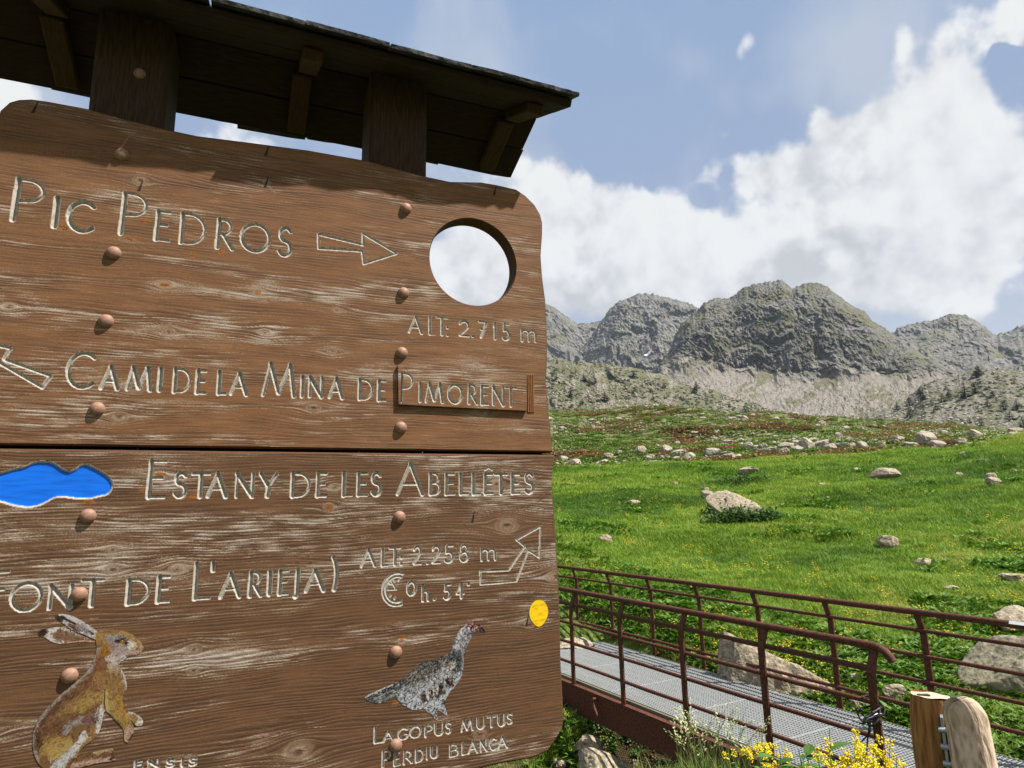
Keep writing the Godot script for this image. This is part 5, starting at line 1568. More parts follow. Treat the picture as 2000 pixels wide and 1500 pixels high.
func sign_roof(t: Node3D) -> void:
	var turn := Basis(Vector3.UP, .0224)
	var pivot := Vector3(.1, 0, -.12)
	var R := Transform3D(turn, pivot - turn * pivot)
	var ridge := Vector2(-.12, 1.062 + FOOT)    # (w, height) of the undersides
	var r := RandomNumberGenerator.new()
	r.seed = 8
	for side in 2:
		var eave := Vector2(.083, .976 + FOOT) if side == 0 else Vector2(-.33, .979 + FOOT)
		var d := eave - ridge
		var length := d.length()
		d /= length
		var slope := Vector3(0, d.y, d.x)
		var out := Vector3(0, absf(d.x), -d.y * signf(d.x)) if true else Vector3.UP
		out = Vector3(1, 0, 0).cross(slope).normalized()
		if out.y < 0.0:
			out = -out
		var axes := Basis(Vector3.RIGHT, out, Vector3.RIGHT.cross(out))
		# boards along the roof
		var rows := 2
		for k in rows:
			var s := Shape.new()
			var mid := Vector3(-.01, ridge.y, ridge.x) + slope * (length * (k + .5) / rows) + out * .010
			s.box(Transform3D(axes, mid), Vector3(1.405 + r.randf_range(-.006, .006), .020, length / rows - .003), .002)
			part("roof_board", s.commit(), M.roof_boards, t, R)
		# rafters under the boards
		for u in [-.48, .045, .60]:
			var s := Shape.new()
			var from := .012 if side == 0 else .018
			var reach := length * (.80 if side == 0 else .86)
			var mid := Vector3(u + (.012 if side == 0 else 0.0), ridge.y, ridge.x) + slope * (from + reach) * .5 - out * .013
			s.box(Transform3D(axes, mid), Vector3(.046, .026, reach - from), .003)
			part("rafter", s.commit(), M.rafter_wood, t, R)
		# slates in two courses
		for course in 2:
			var x := -.735 + (.11 if course == 1 else 0.0)
			while x < .70:
				var w := r.randf_range(.17, .25)
				if x + w > .66:
					w = maxf(.704 - x, .05)
				var s := Shape.new()
				var a0 := length * .42 - .02 if course == 0 else -.012
				var a1 := length + r.randf_range(.014, .026) if course == 0 else length * .55
				var lift := .0265 if course == 0 else .035
				var g := r.randf_range(.55, 1.15)
				s.use_color = true
				s.color = Color(g, g, g * 1.03) * (Color(1.15, 1.02, .85) if r.randf() < .25 else Color.WHITE)
				var mid := Vector3(x + w * .5, ridge.y, ridge.x) + slope * (a0 + a1) * .5 + out * (lift + r.randf_range(0, .002))
				var tilt := Basis(axes.x, -.028 if (side == 0) else .028) * axes
				tilt = Basis(axes.y, r.randf_range(-.02, .02)) * tilt
				# a split-edged slab: corners shifted unevenly
				var gap := .0003 if side == 0 else r.randf_range(.002, .008)
				var cs := []
				for q in [[-1, -1], [1, -1], [1, 1], [-1, 1]]:
					cs.append(Vector2(q[0] * (w * .5 - gap) + r.randf_range(-.002, .002), q[1] * (a1 - a0) * .5 + r.randf_range(-.005, .005)))
				var ringp := []
				for e in 4:
					for step in 4:
						var p: Vector2 = (cs[e] as Vector2).lerp(cs[(e + 1) % 4], step / 4.0)
						ringp.append(p + Vector2(r.randf_range(-.0018, .0018), r.randf_range(-.003, .003)))
				var hi := []
				var lo := []
				for p in ringp:
					var q: Vector2 = p * .985
					hi.append(mid + tilt * Vector3(q.x, .0045, q.y))
					lo.append(mid + tilt * Vector3(p.x, -.0045, p.y))
				s.fan_out(hi, mid)
				s.fan_out(lo, mid)
				for e in ringp.size():
					var f: int = (e + 1) % ringp.size()
					s.fan_out([hi[e], hi[f], lo[f], lo[e]], mid)
				part("slate", s.commit(), M.slate, t, R)
				x += w
	var cap := Shape.new()
	cap.box(Transform3D(Basis(), Vector3(-.01, ridge.y + .055, ridge.x)), Vector3(1.42, .012, .10), .003)
	part("ridge_cap", cap.commit(), M.slate, t, R)

# ------------------------------------------------------------------ the footbridge
# Local axes of the bridge: x along it (away from the lens), y up, z towards its far side.
func footbridge() -> void:
	var steel := matter("rusted_steel", Color(.355, .225, .17), .75)
	textured(steel, mottle(.03, 5, 41, [[0.0, Color(.42, .34, .32)], [.4, Color(.74, .69, .67)], [.62, Color(.92, .88, .86)], [1.0, Color(1.0, .86, .76)]]), 2.2, mottle(.05, 4, 42, grey(0, 1), 256), .12, false)
	var galv := matter("galvanized_grating", Color(.655, .67, .675), .5)
	galv.metallic = .2
	galv.albedo_texture = mottle(.04, 4, 43, grey(.72, 1.0), 256)
	galv.uv1_triplanar = true
	galv.uv1_scale = Vector3.ONE * 3.0
	var axes := Basis(along, Vector3.UP, along.cross(Vector3.UP))
	var origin := across * 4.45 + Vector3(0, DECK, 0)
	var t := thing("footbridge", "rust-brown steel footbridge with tube railings and a galvanized grating deck over the brook", "bridge", Transform3D(axes, origin))
	var near := 1.15
	var far := 11.2
	var width := 1.74
	# girders: channels with a top and a bottom flange
	for k in 2:
		var z := 0.0 if k == 0 else width
		var face := -1.0 if k == 0 else 1.0
		var s := Shape.new()
		var mid := (near + far) * .5
		var span := far - near
		s.box(Transform3D(Basis(), Vector3(mid, -.17, z)), Vector3(span, .29, .010), .001)
		s.box(Transform3D(Basis(), Vector3(mid, -.0225, z - face * .030)), Vector3(span, .010, .072), .001)
		s.box(Transform3D(Basis(), Vector3(mid, -.3175, z - face * .030)), Vector3(span, .010, .072), .001)
		part("girder", s.commit(), steel, t)
		var sill := Shape.new()
		sill.box(Transform3D(Basis(), Vector3(mid, -.004, z - face * .088)), Vector3(span, .034, .034), .002)
		part("edge_angle", sill.commit(), M.edge_timber, t)
		# posts with bent heads, bars and the top tube
		var xs := []
		var x := 2.98 if k == 0 else .77
		while x < 11.0:
			xs.append(x)
			x += .945 if k == 0 else .93
		for px in xs:
			var p := Shape.new()
			p.box(Transform3D(Basis(), Vector3(px, .425, z - face * .018)), Vector3(.060, .89, .026), .004)
			var tilt := Basis(Vector3.RIGHT, -face * .40)
			p.box(Transform3D(tilt, Vector3(px, .936, z - face * .0505)), Vector3(.058, .182, .026), .004)
			part("railing_post", p.commit(), steel, t)
		var x0: float = 2.985 if k == 0 else -.6
		var x1 := 11.1
		var top := Shape.new()
		var path := []
		var zt := z - face * .085
		if k == 0:
			path = [Vector3(2.85, .948, zt), Vector3(2.872, .98, zt), Vector3(2.90, 1.008, zt), Vector3(2.94, 1.027, zt), Vector3(2.99, 1.033, zt)]
		else:
			path = [Vector3(-.9, 1.045, zt)]
		for i in 20:
			path.append(Vector3(lerpf(3.07 if k == 0 else -.7, x1, i / 19.0), 1.033 if k == 0 else 1.046, zt))
		top.tube(path, .0285, 14)
		part("top_rail", top.commit(), steel, t)
		for h in [.885, .66, .435, .205]:
			var bar := Shape.new()
			var bp := []
			var r := RandomNumberGenerator.new()
			r.seed = int(h * 1000) + k
			for i in 14:
				bp.append(Vector3(lerpf(x0, x1, i / 13.0), h + r.randf_range(-.003, .003), z - face * (.044 if h > .8 else .036)))
			bar.tube(bp, .0178, 10)
			part("railing_bar", bar.commit(), steel, t)
	# deck gratings, one metre each
	var x := near
	while x < far - .2:
		var s := Shape.new()
		var x2 := minf(x + .995, far)
		var z := .108
		while z < width - .1:
			s.box(Transform3D(Basis(), Vector3((x + x2) * .5, .010, z)), Vector3(x2 - x - .006, .024, .0075))
			z += .036
		var c := x + .018
		while c < x2:
			s.box(Transform3D(Basis(), Vector3(c, .0125, width * .5)), Vector3(.006, .022, width - .21))
			c += .0335
		for e in [x + .004, x2 - .004]:
			s.box(Transform3D(Basis(), Vector3(e, .008, width * .5)), Vector3(.006, .034, width - .20))
		part("grating_panel", s.commit(), galv, t)
		x += 1.0
	# cross beams below
	var b := near + .3
	while b < far:
		var s := Shape.new()
		s.box(Transform3D(Basis(), Vector3(b, -.085, width * .5)), Vector3(.05, .10, width - .14), .002)
		part("cross_beam", s.commit(), steel, t)
		b += 1.4
	# a hooked lug welded to the near girder, and the maker's plate on the far rail
	var hook := Shape.new()
	hook.tube([Vector3(6.27, -.065, -.004), Vector3(6.27, -.06, -.07), Vector3(6.262, -.066, -.085), Vector3(6.20, -.145, -.088), Vector3(6.15, -.21, -.084), Vector3(6.12, -.245, -.076)], [.016, .016, .017, .016, .011, .005], 8)
	part("hook", hook.commit(), steel, t)
	var label := Shape.new()
	label.box(Transform3D(Basis(Vector3.RIGHT, .6), Vector3(2.765, 1.046 + .0165, width - .085 - .0235)), Vector3(.105, .028, .003), .001)
	part("sticker", label.commit(), M.white_paper, t)

# ------------------------------------------------------------------ gate posts beside the bridge
func log_wood() -> void:
	var m := matter("peeled_log", Color(.60, .455, .29), .8)
	m.albedo_texture = mottle(.016, 5, 45, [[0.0, Color(.50, .42, .36)], [.42, Color(.82, .74, .66)], [.6, Color(.95, .90, .84)], [1.0, Color(1, 1, 1)]])
	m.uv1_triplanar = true
	m.uv1_scale = Vector3(9, .9, 9)
	m.heightmap_enabled = true
	m.heightmap_texture = mottle(.02, 4, 46, grey(0, 1), 256)
	m.heightmap_scale = .7
	var g := matter("grey_log", Color(.78, .715, .65), .85)
	g.albedo_texture = mottle(.014, 5, 47, [[0.0, Color(.34, .30, .28)], [.36, Color(.78, .74, .71)], [.5, Color(.92, .89, .86)], [1.0, Color(1, 1, 1)]])
	g.uv1_triplanar = true
	g.uv1_scale = Vector3(7, 1.6, 7)
	g.heightmap_enabled = true
	g.heightmap_texture = M.grain
	g.heightmap_scale = .8
	var e := matter("sawn_end", Color(.74, .68, .58), .85)
	textured(e, mottle(.05, 4, 48, grey(.78, 1.0), 256), 9.0, null, 0.0, false)

func place(px: float, py: float) -> Vector3:    # level direction and rise per metre for a bearing (degrees) and tangent
	var a := deg_to_rad(px)
	return Vector3(sin(a), py, -cos(a))

func gate_posts() -> void:
	log_wood()
	var d1 := 2.42
	var top1 := EYE + place(30.66, -.2423) * d1
	var g1 := ground(top1.x, top1.z)
	var t := thing("gate_post", "short peeled log post with a flat sawn top beside the footbridge", "post", Transform3D(Basis(Vector3.FORWARD, .02), Vector3(top1.x, g1, top1.z)))
	var s := Shape.new()
	var h := top1.y - g1
	var path := []
	var rad := []
	var r := RandomNumberGenerator.new()
	r.seed = 3
	for i in 26:
		path.append(Vector3(.004 * sin(i * .5), -.35 + (h + .35) * i / 25.0, .003 * sin(i * .7 + 1.0)))
		rad.append(.0535 + .0015 * sin(i * .9) + (.0025 if i > 20 else 0.0) - (.004 if i == 25 else 0.0))
	s.tube(path, rad, 28, false)
	part("log", s.commit(), M.peeled_log, t)
	var cap := Shape.new()
	var c: Vector3 = path[25]
	for ring in 3:
		for k in 28:
			var a0 := TAU * k / 28
			var a1 := TAU * (k + 1) / 28
			var r0 := .0515 * ring / 3.0
			var r1 := .0515 * (ring + 1) / 3.0
			var f := func(a: float, q: float) -> Vector3: return c + Vector3(cos(a) * q, .0015 * sin(a * 5.0) * q / .06 + .004 * cos(a - 2.0) * q / .06, sin(a) * q)
			cap.tri(f.call(a0, r0), f.call(a0, r1), f.call(a1, r1))
			if ring > 0:
				cap.tri(f.call(a0, r0), f.call(a1, r1), f.call(a1, r0))
	part("sawn_top", cap.commit(), M.sawn_end, t)
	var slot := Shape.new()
	slot.box(Transform3D(Basis(), c + Vector3(-.026, .004, .012)), Vector3(.034, .004, .014), .001)  # dark block stands in for the shaded hole in the sawn top
	part("dark_slot_block", slot.commit(), M.dark_metal, t)

	var d2 := 2.30
	var top2 := EYE + place(33.0, -.2455) * d2
	var g2 := ground(top2.x, top2.z)
	var lean2 := Basis(Vector3(.3, 0, -.95).normalized(), -.055)
	var t2 := thing("gate_rail", "pale grey rounded log with a chamfered top hinged to the short post", "log", Transform3D(lean2, top2 - lean2 * Vector3(0, top2.y - g2, 0)))
	var s2 := Shape.new()
	var h2 := top2.y - g2
	path = []
	rad = []
	for i in 30:
		path.append(Vector3(.004 * sin(i * .4 + 1.0), -.3 + (h2 - .05 + .3) * i / 29.0, 0))
		rad.append(.053 + .001 * sin(i * .8))
	var crown: Vector3 = path[29]
	for k in 8:
		var a := PI * .5 * (k + 1) / 8.0
		path.append(crown + Vector3(-.012 * sin(a), .062 * sin(a), 0))
		rad.append(maxf(.002, .054 * pow(cos(a), .62)))
	s2.tube(path, rad, 30, true)
	part("log", s2.commit(), M.grey_log, t2)
	# the steel hinge between them
	var hg := Node3D.new()
	hg.name = "hinge"
	t.add_child(hg, true)
	hg.transform = t.transform.affine_inverse() * Transform3D(Basis(Vector3.UP, deg_to_rad(-32.0)), (top1 + top2) * .5 + Vector3(0.002, -.155, 0))
	var b := Shape.new()
	b.box(Transform3D(Basis(), Vector3(-.010, 0, -.012)), Vector3(.008, .21, .035), .001)
	part("plate", b.commit(), M.zinc, hg)
	b = Shape.new()
	b.box(Transform3D(Basis(), Vector3(.010, -.02, -.010)), Vector3(.008, .23, .04), .001)
	part("plate", b.commit(), M.zinc, hg)
	for k in 4:
		b = Shape.new()
		b.tube([Vector3(-.022, .07 - k * .045, .004), Vector3(.020, .07 - k * .045, .004)], .0085, 6)
		part("bolt", b.commit(), M.zinc, hg)

	# a twist of old wire on the last railing post
	var at := along * 2.96 + across * 4.45 + Vector3(0, DECK + .60, 0)
	var wt := thing("wire_twist", "loose twist of dark wire wound round the end post of the railing", "wire", Transform3D(Basis(), at))
	for k in 4:
		var w := Shape.new()
		var pts := []
		for i in 30:
			var a := TAU * i / 17.0 + k * 1.3
			var q := .05 + .012 * k + .012 * sin(i * 1.3 + k)
			pts.append(Vector3(cos(a) * q * .9 - .03 - .012 * k * (i / 29.0), .05 * sin(a * .9 + k) - .003 * i + .02 * k, sin(a) * q))
		w.tube(pts, .0045 if k < 3 else .006, 6)
		part("strand", w.commit(), M.dark_metal if k != 1 else M.zinc, wt)
	for k in 2:
		var w := Shape.new()
		w.tube([Vector3(-.06, .02, .03), Vector3(-.09, -.06 - .04 * k, .05), Vector3(-.11 - .06 * k, -.16, .04 + .02 * k), Vector3(-.13 - .08 * k, -.30, .03)], .005, 6)
		part("strand", w.commit(), M.dark_metal, wt)

# ------------------------------------------------------------------ rocks
func rock_mesh(s_: int, res: int, flat: Vector3, cuts := 9, rough := .10, nearest := .66) -> ArrayMesh:   # cut by planes; small ones keep their facets
	var r := RandomNumberGenerator.new()
	r.seed = s_
	var f := noise(1.0, 5, s_)
	var planes := []
	for i in cuts:
		planes.append([Vector3(r.randfn(), r.randfn(), r.randfn()).normalized(), r.randf_range(nearest, nearest + .3)])
	var reach := func(d: Vector3) -> Vector3:
		var q := 1.0
		for p in planes:
			var k: float = d.dot(p[0])
			if k > .05:
				q = minf(q, p[1] / k)
		q *= 1.0 + rough * f.get_noise_3dv(d * 1.6) + rough * .5 * f.get_noise_3dv(d * 5.0 + Vector3.ONE * 9.0)
		return d * q * flat
	var s := Shape.new()
	var faces := [[Vector3.RIGHT, Vector3.UP, Vector3.BACK], [Vector3.LEFT, Vector3.UP, Vector3.FORWARD], [Vector3.BACK, Vector3.UP, Vector3.LEFT], [Vector3.FORWARD, Vector3.UP, Vector3.RIGHT], [Vector3.RIGHT, Vector3.FORWARD, Vector3.UP], [Vector3.RIGHT, Vector3.BACK, Vector3.DOWN]]
	for fc in faces:
		var pts := PackedVector3Array()
		for j in res + 1:
			for i in res + 1:
				var a := tan((float(i) / res - .5) * PI * .5)
				var b := tan((float(j) / res - .5) * PI * .5)
				pts.append(reach.call((fc[2] + fc[0] * a + fc[1] * b).normalized()))
		if res > 6:
			s.grid(pts, res + 1, res + 1)
			continue
		for j in res:
			for i in res:
				var k := j * (res + 1) + i
				s.tri(pts[k], pts[k + res + 1], pts[k + 1])
				s.tri(pts[k + 1], pts[k + res + 1], pts[k + res + 2])
	return s.commit()

func on_ground(az: float, r: float) -> Vector3:
	var x := r * sin(deg_to_rad(az))
	var z := -r * cos(deg_to_rad(az))
	return Vector3(x, ground(x, z), z)

func boulder(called: String, label: String, category: String, mesh: Mesh, at: Vector3, size: Vector3, turn: float, m: Material, group := "", tilt := 0.0, sink := .3) -> MeshInstance3D:
	var o := part(called, mesh, m, self, Transform3D(Basis(Vector3.UP, turn) * Basis(Vector3.RIGHT, tilt) * Basis().scaled(size * .5), at + Vector3.UP * size.y * (.5 - sink)))
	tag(o, label, category, group)
	return o

func rocks() -> void:
	var granite := matter("granite", Color(.60, .57, .515), .9)
	textured(granite, mottle(.03, 5, 61, [[0.0, Color(.40, .39, .36)], [.38, Color(.74, .72, .68)], [.58, Color(.95, .93, .90)], [.72, Color(1, .99, .96)], [1.0, Color(.80, .82, .66)]]), .9, mottle(.05, 5, 62, grey(0, 1)), 1.6)
	var lichen := matter("lichened_granite", Color(.50, .485, .44), .92)
	textured(lichen, mottle(.025, 5, 63, [[0.0, Color(.42, .41, .38)], [.45, Color(.80, .79, .74)], [.7, Color(1, .98, .92)], [1.0, Color(.86, .88, .72)]]), 1.0, mottle(.03, 5, 64, grey(0, 1)), 1.6)
	var hill_stone := matter("hill_granite", Color(.66, .625, .57), .92)
	textured(hill_stone, mottle(.04, 5, 65, grey(.6, 1.0)), .12, mottle(.05, 5, 66, grey(0, 1)), 14.0)
	var kinds := []
	for i in 7:
		kinds.append(rock_mesh(400 + i, 5, Vector3(1.25, 1.05 + .1 * (i % 3), 1.1), 15, .07, .46))
	var fine := []
	for i in 3:
		fine.append(rock_mesh(450 + i, 30, Vector3.ONE * 1.2, 17, .07, .5))
	# the long wedge beside the deck: high at its far end, running out low towards the near end
	var wedge := Shape.new()
	var f := noise(1.0, 5, 470)
	var ridge_l := [Vector3(-.86, .0, 0), Vector3(-.80, .58, .02), Vector3(-.70, .72, .03), Vector3(-.45, .66, .05), Vector3(-.1, .52, .02), Vector3(.25, .40, .0), Vector3(.60, .26, -.02), Vector3(.86, .12, -.02), Vector3(.97, -.08, 0)]
	var pts := PackedVector3Array()
	var nu := 64
	var nv := 33
	for j in nv:
		var k := float(j) / (nv - 1) * 2.0 - 1.0
		for i in nu:
			var s := float(i) / (nu - 1) * (ridge_l.size() - 1)
			var a: Vector3 = ridge_l[mini(int(s), ridge_l.size() - 1)]
			var b: Vector3 = ridge_l[mini(int(s) + 1, ridge_l.size() - 1)]
			var c := a.lerp(b, s - floor(s))
			var half := .36 * sin(PI * clampf(float(i) / (nu - 1), .06, .94)) + .10
			var drop := pow(absf(k), 1.7 if k > 0.0 else 1.2)
			var q := Vector3(c.x, c.y - drop * (c.y + .35), c.z - k * half)
			q += Vector3(.3, 1, 1) * .05 * f.get_noise_3dv(q * 2.2) + Vector3.ONE * .022 * f.get_noise_3dv(q * 7.0)
			pts.append(q)
	wedge.grid(pts, nu, nv)
	var at := on_ground(21.2, 8.35)
	var w := part("boulder", wedge.commit(), granite, self, Transform3D(Basis(Vector3.UP, deg_to_rad(-42.0)).scaled(Vector3.ONE * .9), at + Vector3(0, -.05, 0)))
	tag(w, "long pale wedge-shaped boulder lying against the far edge of the bridge deck", "boulder")
	at = on_ground(36.7, 8.8)
	boulder("boulder", "large lichen-covered grey boulder overgrown with weeds behind the bridge railing", "boulder", fine[0], at, Vector3(1.05, .80, .95), .6, lichen, "", .1, .5)
	at = on_ground(BIG_STONE[0][0], BIG_STONE[0][1])
	boulder("boulder", "big flat grey boulder lying tilted alone in the meadow among dark shrubs", "boulder", fine[1], at, Vector3(1.3, .62, 1.45), .2, granite, "", .62, .22)
	at = on_ground(BRIDGE_STONES[3][0], BRIDGE_STONES[3][1])
	boulder("boulder", "pale low stone among yellow flowers between the railing and the sign", "boulder", fine[2], at, Vector3(.75, .30, .5), .2, granite, "", 0.0, .3)
	at = on_ground(BRIDGE_STONES[4][0], BRIDGE_STONES[4][1])
	boulder("boulder", "pale squarish stone above the overgrown boulder behind the railing", "boulder", fine[1], at, Vector3(.55, .36, .5), 1.2, granite, "", 0.0, .25)
	var r := RandomNumberGenerator.new()
	r.seed = 21
	for i in 3:
		at = on_ground(BRIDGE_STONES[i][0], BRIDGE_STONES[i][1])
		boulder("stone", "small rounded stone in the grass along the far side of the bridge", "stone", kinds[i], at, Vector3(1, .85, .9) * BRIDGE_STONES[i][2] * 1.15, r.randf() * 6.0, granite, "stones along the bridge", 0.0, .25)
	for q in MEADOW_STONES:
		at = on_ground(q[0], q[1])
		boulder("stone", "grey stone lying scattered in the green meadow grass", "stone", kinds[r.randi() % 7], at, Vector3(1.05, r.randf_range(.5, .8), .9) * q[2] * 1.1, r.randf_range(-.5, .5), granite, "stones scattered in the meadow", r.randf_range(-.2, .2), .22)
	# brook
	for q in [[.72, -7.48, .32, .27], [.85, -7.10, .50, .24], [.52, -7.0, .12, .10], [.60, -7.55, .14, .10], [.95, -7.75, .16, .09], [.42, -7.3, .16, .12], [.30, -6.6, .22, .12], [1.2, -7.3, .10, .07], [.66, -8.05, .14, .1]]:
		at = Vector3(q[0], WATER - .03, q[1])
		boulder("stone", "wet tan stone standing in the shallow brook", "stone", fine[r.randi() % 3] if q[2] > .25 else kinds[r.randi() % 7], at, Vector3(q[2], q[3], q[2] * .85) * 1.15, r.randf() * 6.0, granite, "stones in the brook", 0.0, .2)
	# stones of the rocky hillside
	for q in ROW_STONES:
		at = on_ground(q[0], q[1])
		boulder("boulder", "pale granite block in the belt of rocks across the hillside", "boulder", kinds[r.randi() % 7], at, Vector3(1.05, r.randf_range(.55, .9), .9) * q[2] * .9, r.randf_range(-.9, .9), hill_stone, "granite blocks on the hillside", r.randf_range(-.4, .4), .32)
	var belt := noise(.03, 3, 67)
	var made := 0
	while made < 170:
		var az := r.randf_range(3.0, 45.0)
		var rr := 84.0 * pow(190.0 / 84.0, pow(r.randf(), 1.3))
		if made < 22:
			az = r.randf_range(15.0, 41.0)
			rr = r.randf_range(86.0, 112.0)
		at = on_ground(az, rr)
		if belt.get_noise_2d(at.x, at.z * .6) < r.randf_range(-.35, .3):
			continue
		var size := r.randf_range(.6, 1.7) * (1.0 + .4 * r.randf())
		boulder("boulder", "pale granite block in the belt of rocks across the hillside", "boulder", kinds[r.randi() % 7], at, Vector3(1.1, r.randf_range(.35, .75), .9) * size, r.randf_range(-.7, .7), hill_stone, "granite blocks on the hillside", r.randf_range(-.35, .35), .3)
		made += 1
	var where := []
	var cols := []
	while where.size() < 5200:
		var az := r.randf_range(2.0, 46.0)
		var rr := 78.0 * pow(205.0 / 78.0, r.randf())
		at = on_ground(az, rr)
		if belt.get_noise_2d(at.x, at.z * .6) < r.randf_range(-.4, .45):
			continue
		var size := r.randf_range(.12, .5)
		where.append(Transform3D(Basis(Vector3.UP, r.randf() * TAU).scaled(Vector3(size, size * r.randf_range(.4, .8), size)), at))
		var g := r.randf_range(.75, 1.1)
		cols.append(Color(g, g, g * .97))
	scatter("hillside_stones", kinds[2], hill_stone, where, cols, "small pale stones strewn over the rocky hillside", "stones")
	where = []
	cols = []
	for i in 900:      # pebbles of the brook
		var l := r.randf_range(-3.0, 6.5)
		var t := brook(l) + r.randfn(0.0, .45)
		var q := along * t + across * l
		var size := r.randf_range(.012, .05)
		where.append(Transform3D(Basis(Vector3.UP, r.randf() * TAU).scaled(Vector3(size, size * .7, size)), Vector3(q.x, ground(q.x, q.z) + size * .2, q.z)))
		var g := r.randf_range(.5, 1.0)
		cols.append(Color(g, g * .9, g * .75))
	var pebble := matter("pebble", Color(.42, .35, .22), .7, true)
	scatter("brook_pebbles", rock_mesh(490, 3, Vector3.ONE), pebble, where, cols, "small brown pebbles on the bed of the brook", "pebbles")

# ------------------------------------------------------------------ plants
func tuft(blades: int, tall: float, spread: float, wide: float, s_: int, bend := .5) -> ArrayMesh:
	var r := RandomNumberGenerator.new()
	r.seed = s_
	var s := Shape.new()
	for b in blades:
		var a := r.randf() * TAU
		var root := Vector3(cos(a), 0, sin(a)) * spread * sqrt(r.randf())
		var lean := Vector3(r.randfn(), 0, r.randfn()).normalized()
		var side := lean.cross(Vector3.UP)
		var h := tall * r.randf_range(.55, 1.15)
		var last := []
		for k in 4:
			var q := k / 3.0
			var p := root + Vector3.UP * h * (q - bend * .25 * q * q) + lean * h * bend * q * q * r.randf_range(.6, 1.1)
			var w := wide * .5 * (1.0 - q * .92) * (1.0 if k > 0 else .8)
			var pair := [p - side * w, p + side * w]
			if k > 0:
				s.tri(last[0], pair[0], last[1])
				s.tri(last[1], pair[0], pair[1])
			last = pair
	return s.commit()

func leaf_blade(s: Shape, root: Vector3, dir: Vector3, up: Vector3, length: float, wide: float) -> void:
	var side := dir.cross(up).normalized()
	var mids := []
	for k in 5:
		var q := k / 4.0
		mids.append([root + dir * length * q + up * length * (.22 * q - .34 * q * q), wide * .5 * sin(PI * clampf(.08 + q * .92, 0, 1)) + .0005])
	for k in 4:
		var a: Vector3 = mids[k][0]
		var b: Vector3 = mids[k + 1][0]
		var wa: float = mids[k][1]
		var wb: float = mids[k + 1][1]
		var fold := up * .18
		s.tri(a, a + (side + fold) * wa, b + (side + fold) * wb)
		s.tri(a, b + (side + fold) * wb, b)
		s.tri(a, b, b + (fold - side) * wb)
		s.tri(a, b + (fold - side) * wb, a + (fold - side) * wa)

func rosette(leaves: int, length: float, wide: float, s_: int) -> ArrayMesh:
	var r := RandomNumberGenerator.new()
	r.seed = s_
	var s := Shape.new()
	for i in leaves:
		var a := r.randf() * TAU
		var d := Vector3(cos(a), r.randf_range(.15, 1.1), sin(a)).normalized()
		leaf_blade(s, Vector3(r.randfn(), 0, r.randfn()) * length * .3, d, Vector3(-d.x * d.y, 1.0 - d.y * d.y, -d.z * d.y).normalized(), length * r.randf_range(.6, 1.2), wide * r.randf_range(.7, 1.2))
	return s.commit()

func blob(s: Shape, c: Vector3, q: float, r: RandomNumberGenerator) -> void:   # a small knotted flower: eight facets, pushed about
	var p := []
	for d in [Vector3.RIGHT, Vector3.LEFT, Vector3.UP, Vector3.DOWN, Vector3.BACK, Vector3.FORWARD]:
		p.append(c + (d + Vector3(r.randfn(), r.randfn(), r.randfn()) * .22) * q)
	for e in [[0, 2, 4], [0, 4, 3], [0, 3, 5], [0, 5, 2], [1, 4, 2], [1, 3, 4], [1, 5, 3], [1, 2, 5]]:
		s.fan_out([p[e[0]], p[e[1]], p[e[2]]], c)

func leafy(called: String, rough := .6) -> StandardMaterial3D:
	var m := matter(called, Color.WHITE, rough, true)
	m.backlight_enabled = true
	m.backlight = Color(.62, .70, .40)
	m.metallic_specular = .3
	return m

func free_spot(p: Vector3) -> bool:
	var t := p.dot(along)
	var l := p.dot(across)
	if l > 4.38 and l < 6.28 and t < 12.0:
		return false
	return not (is_water(t, l) and p.length() < 15.0)

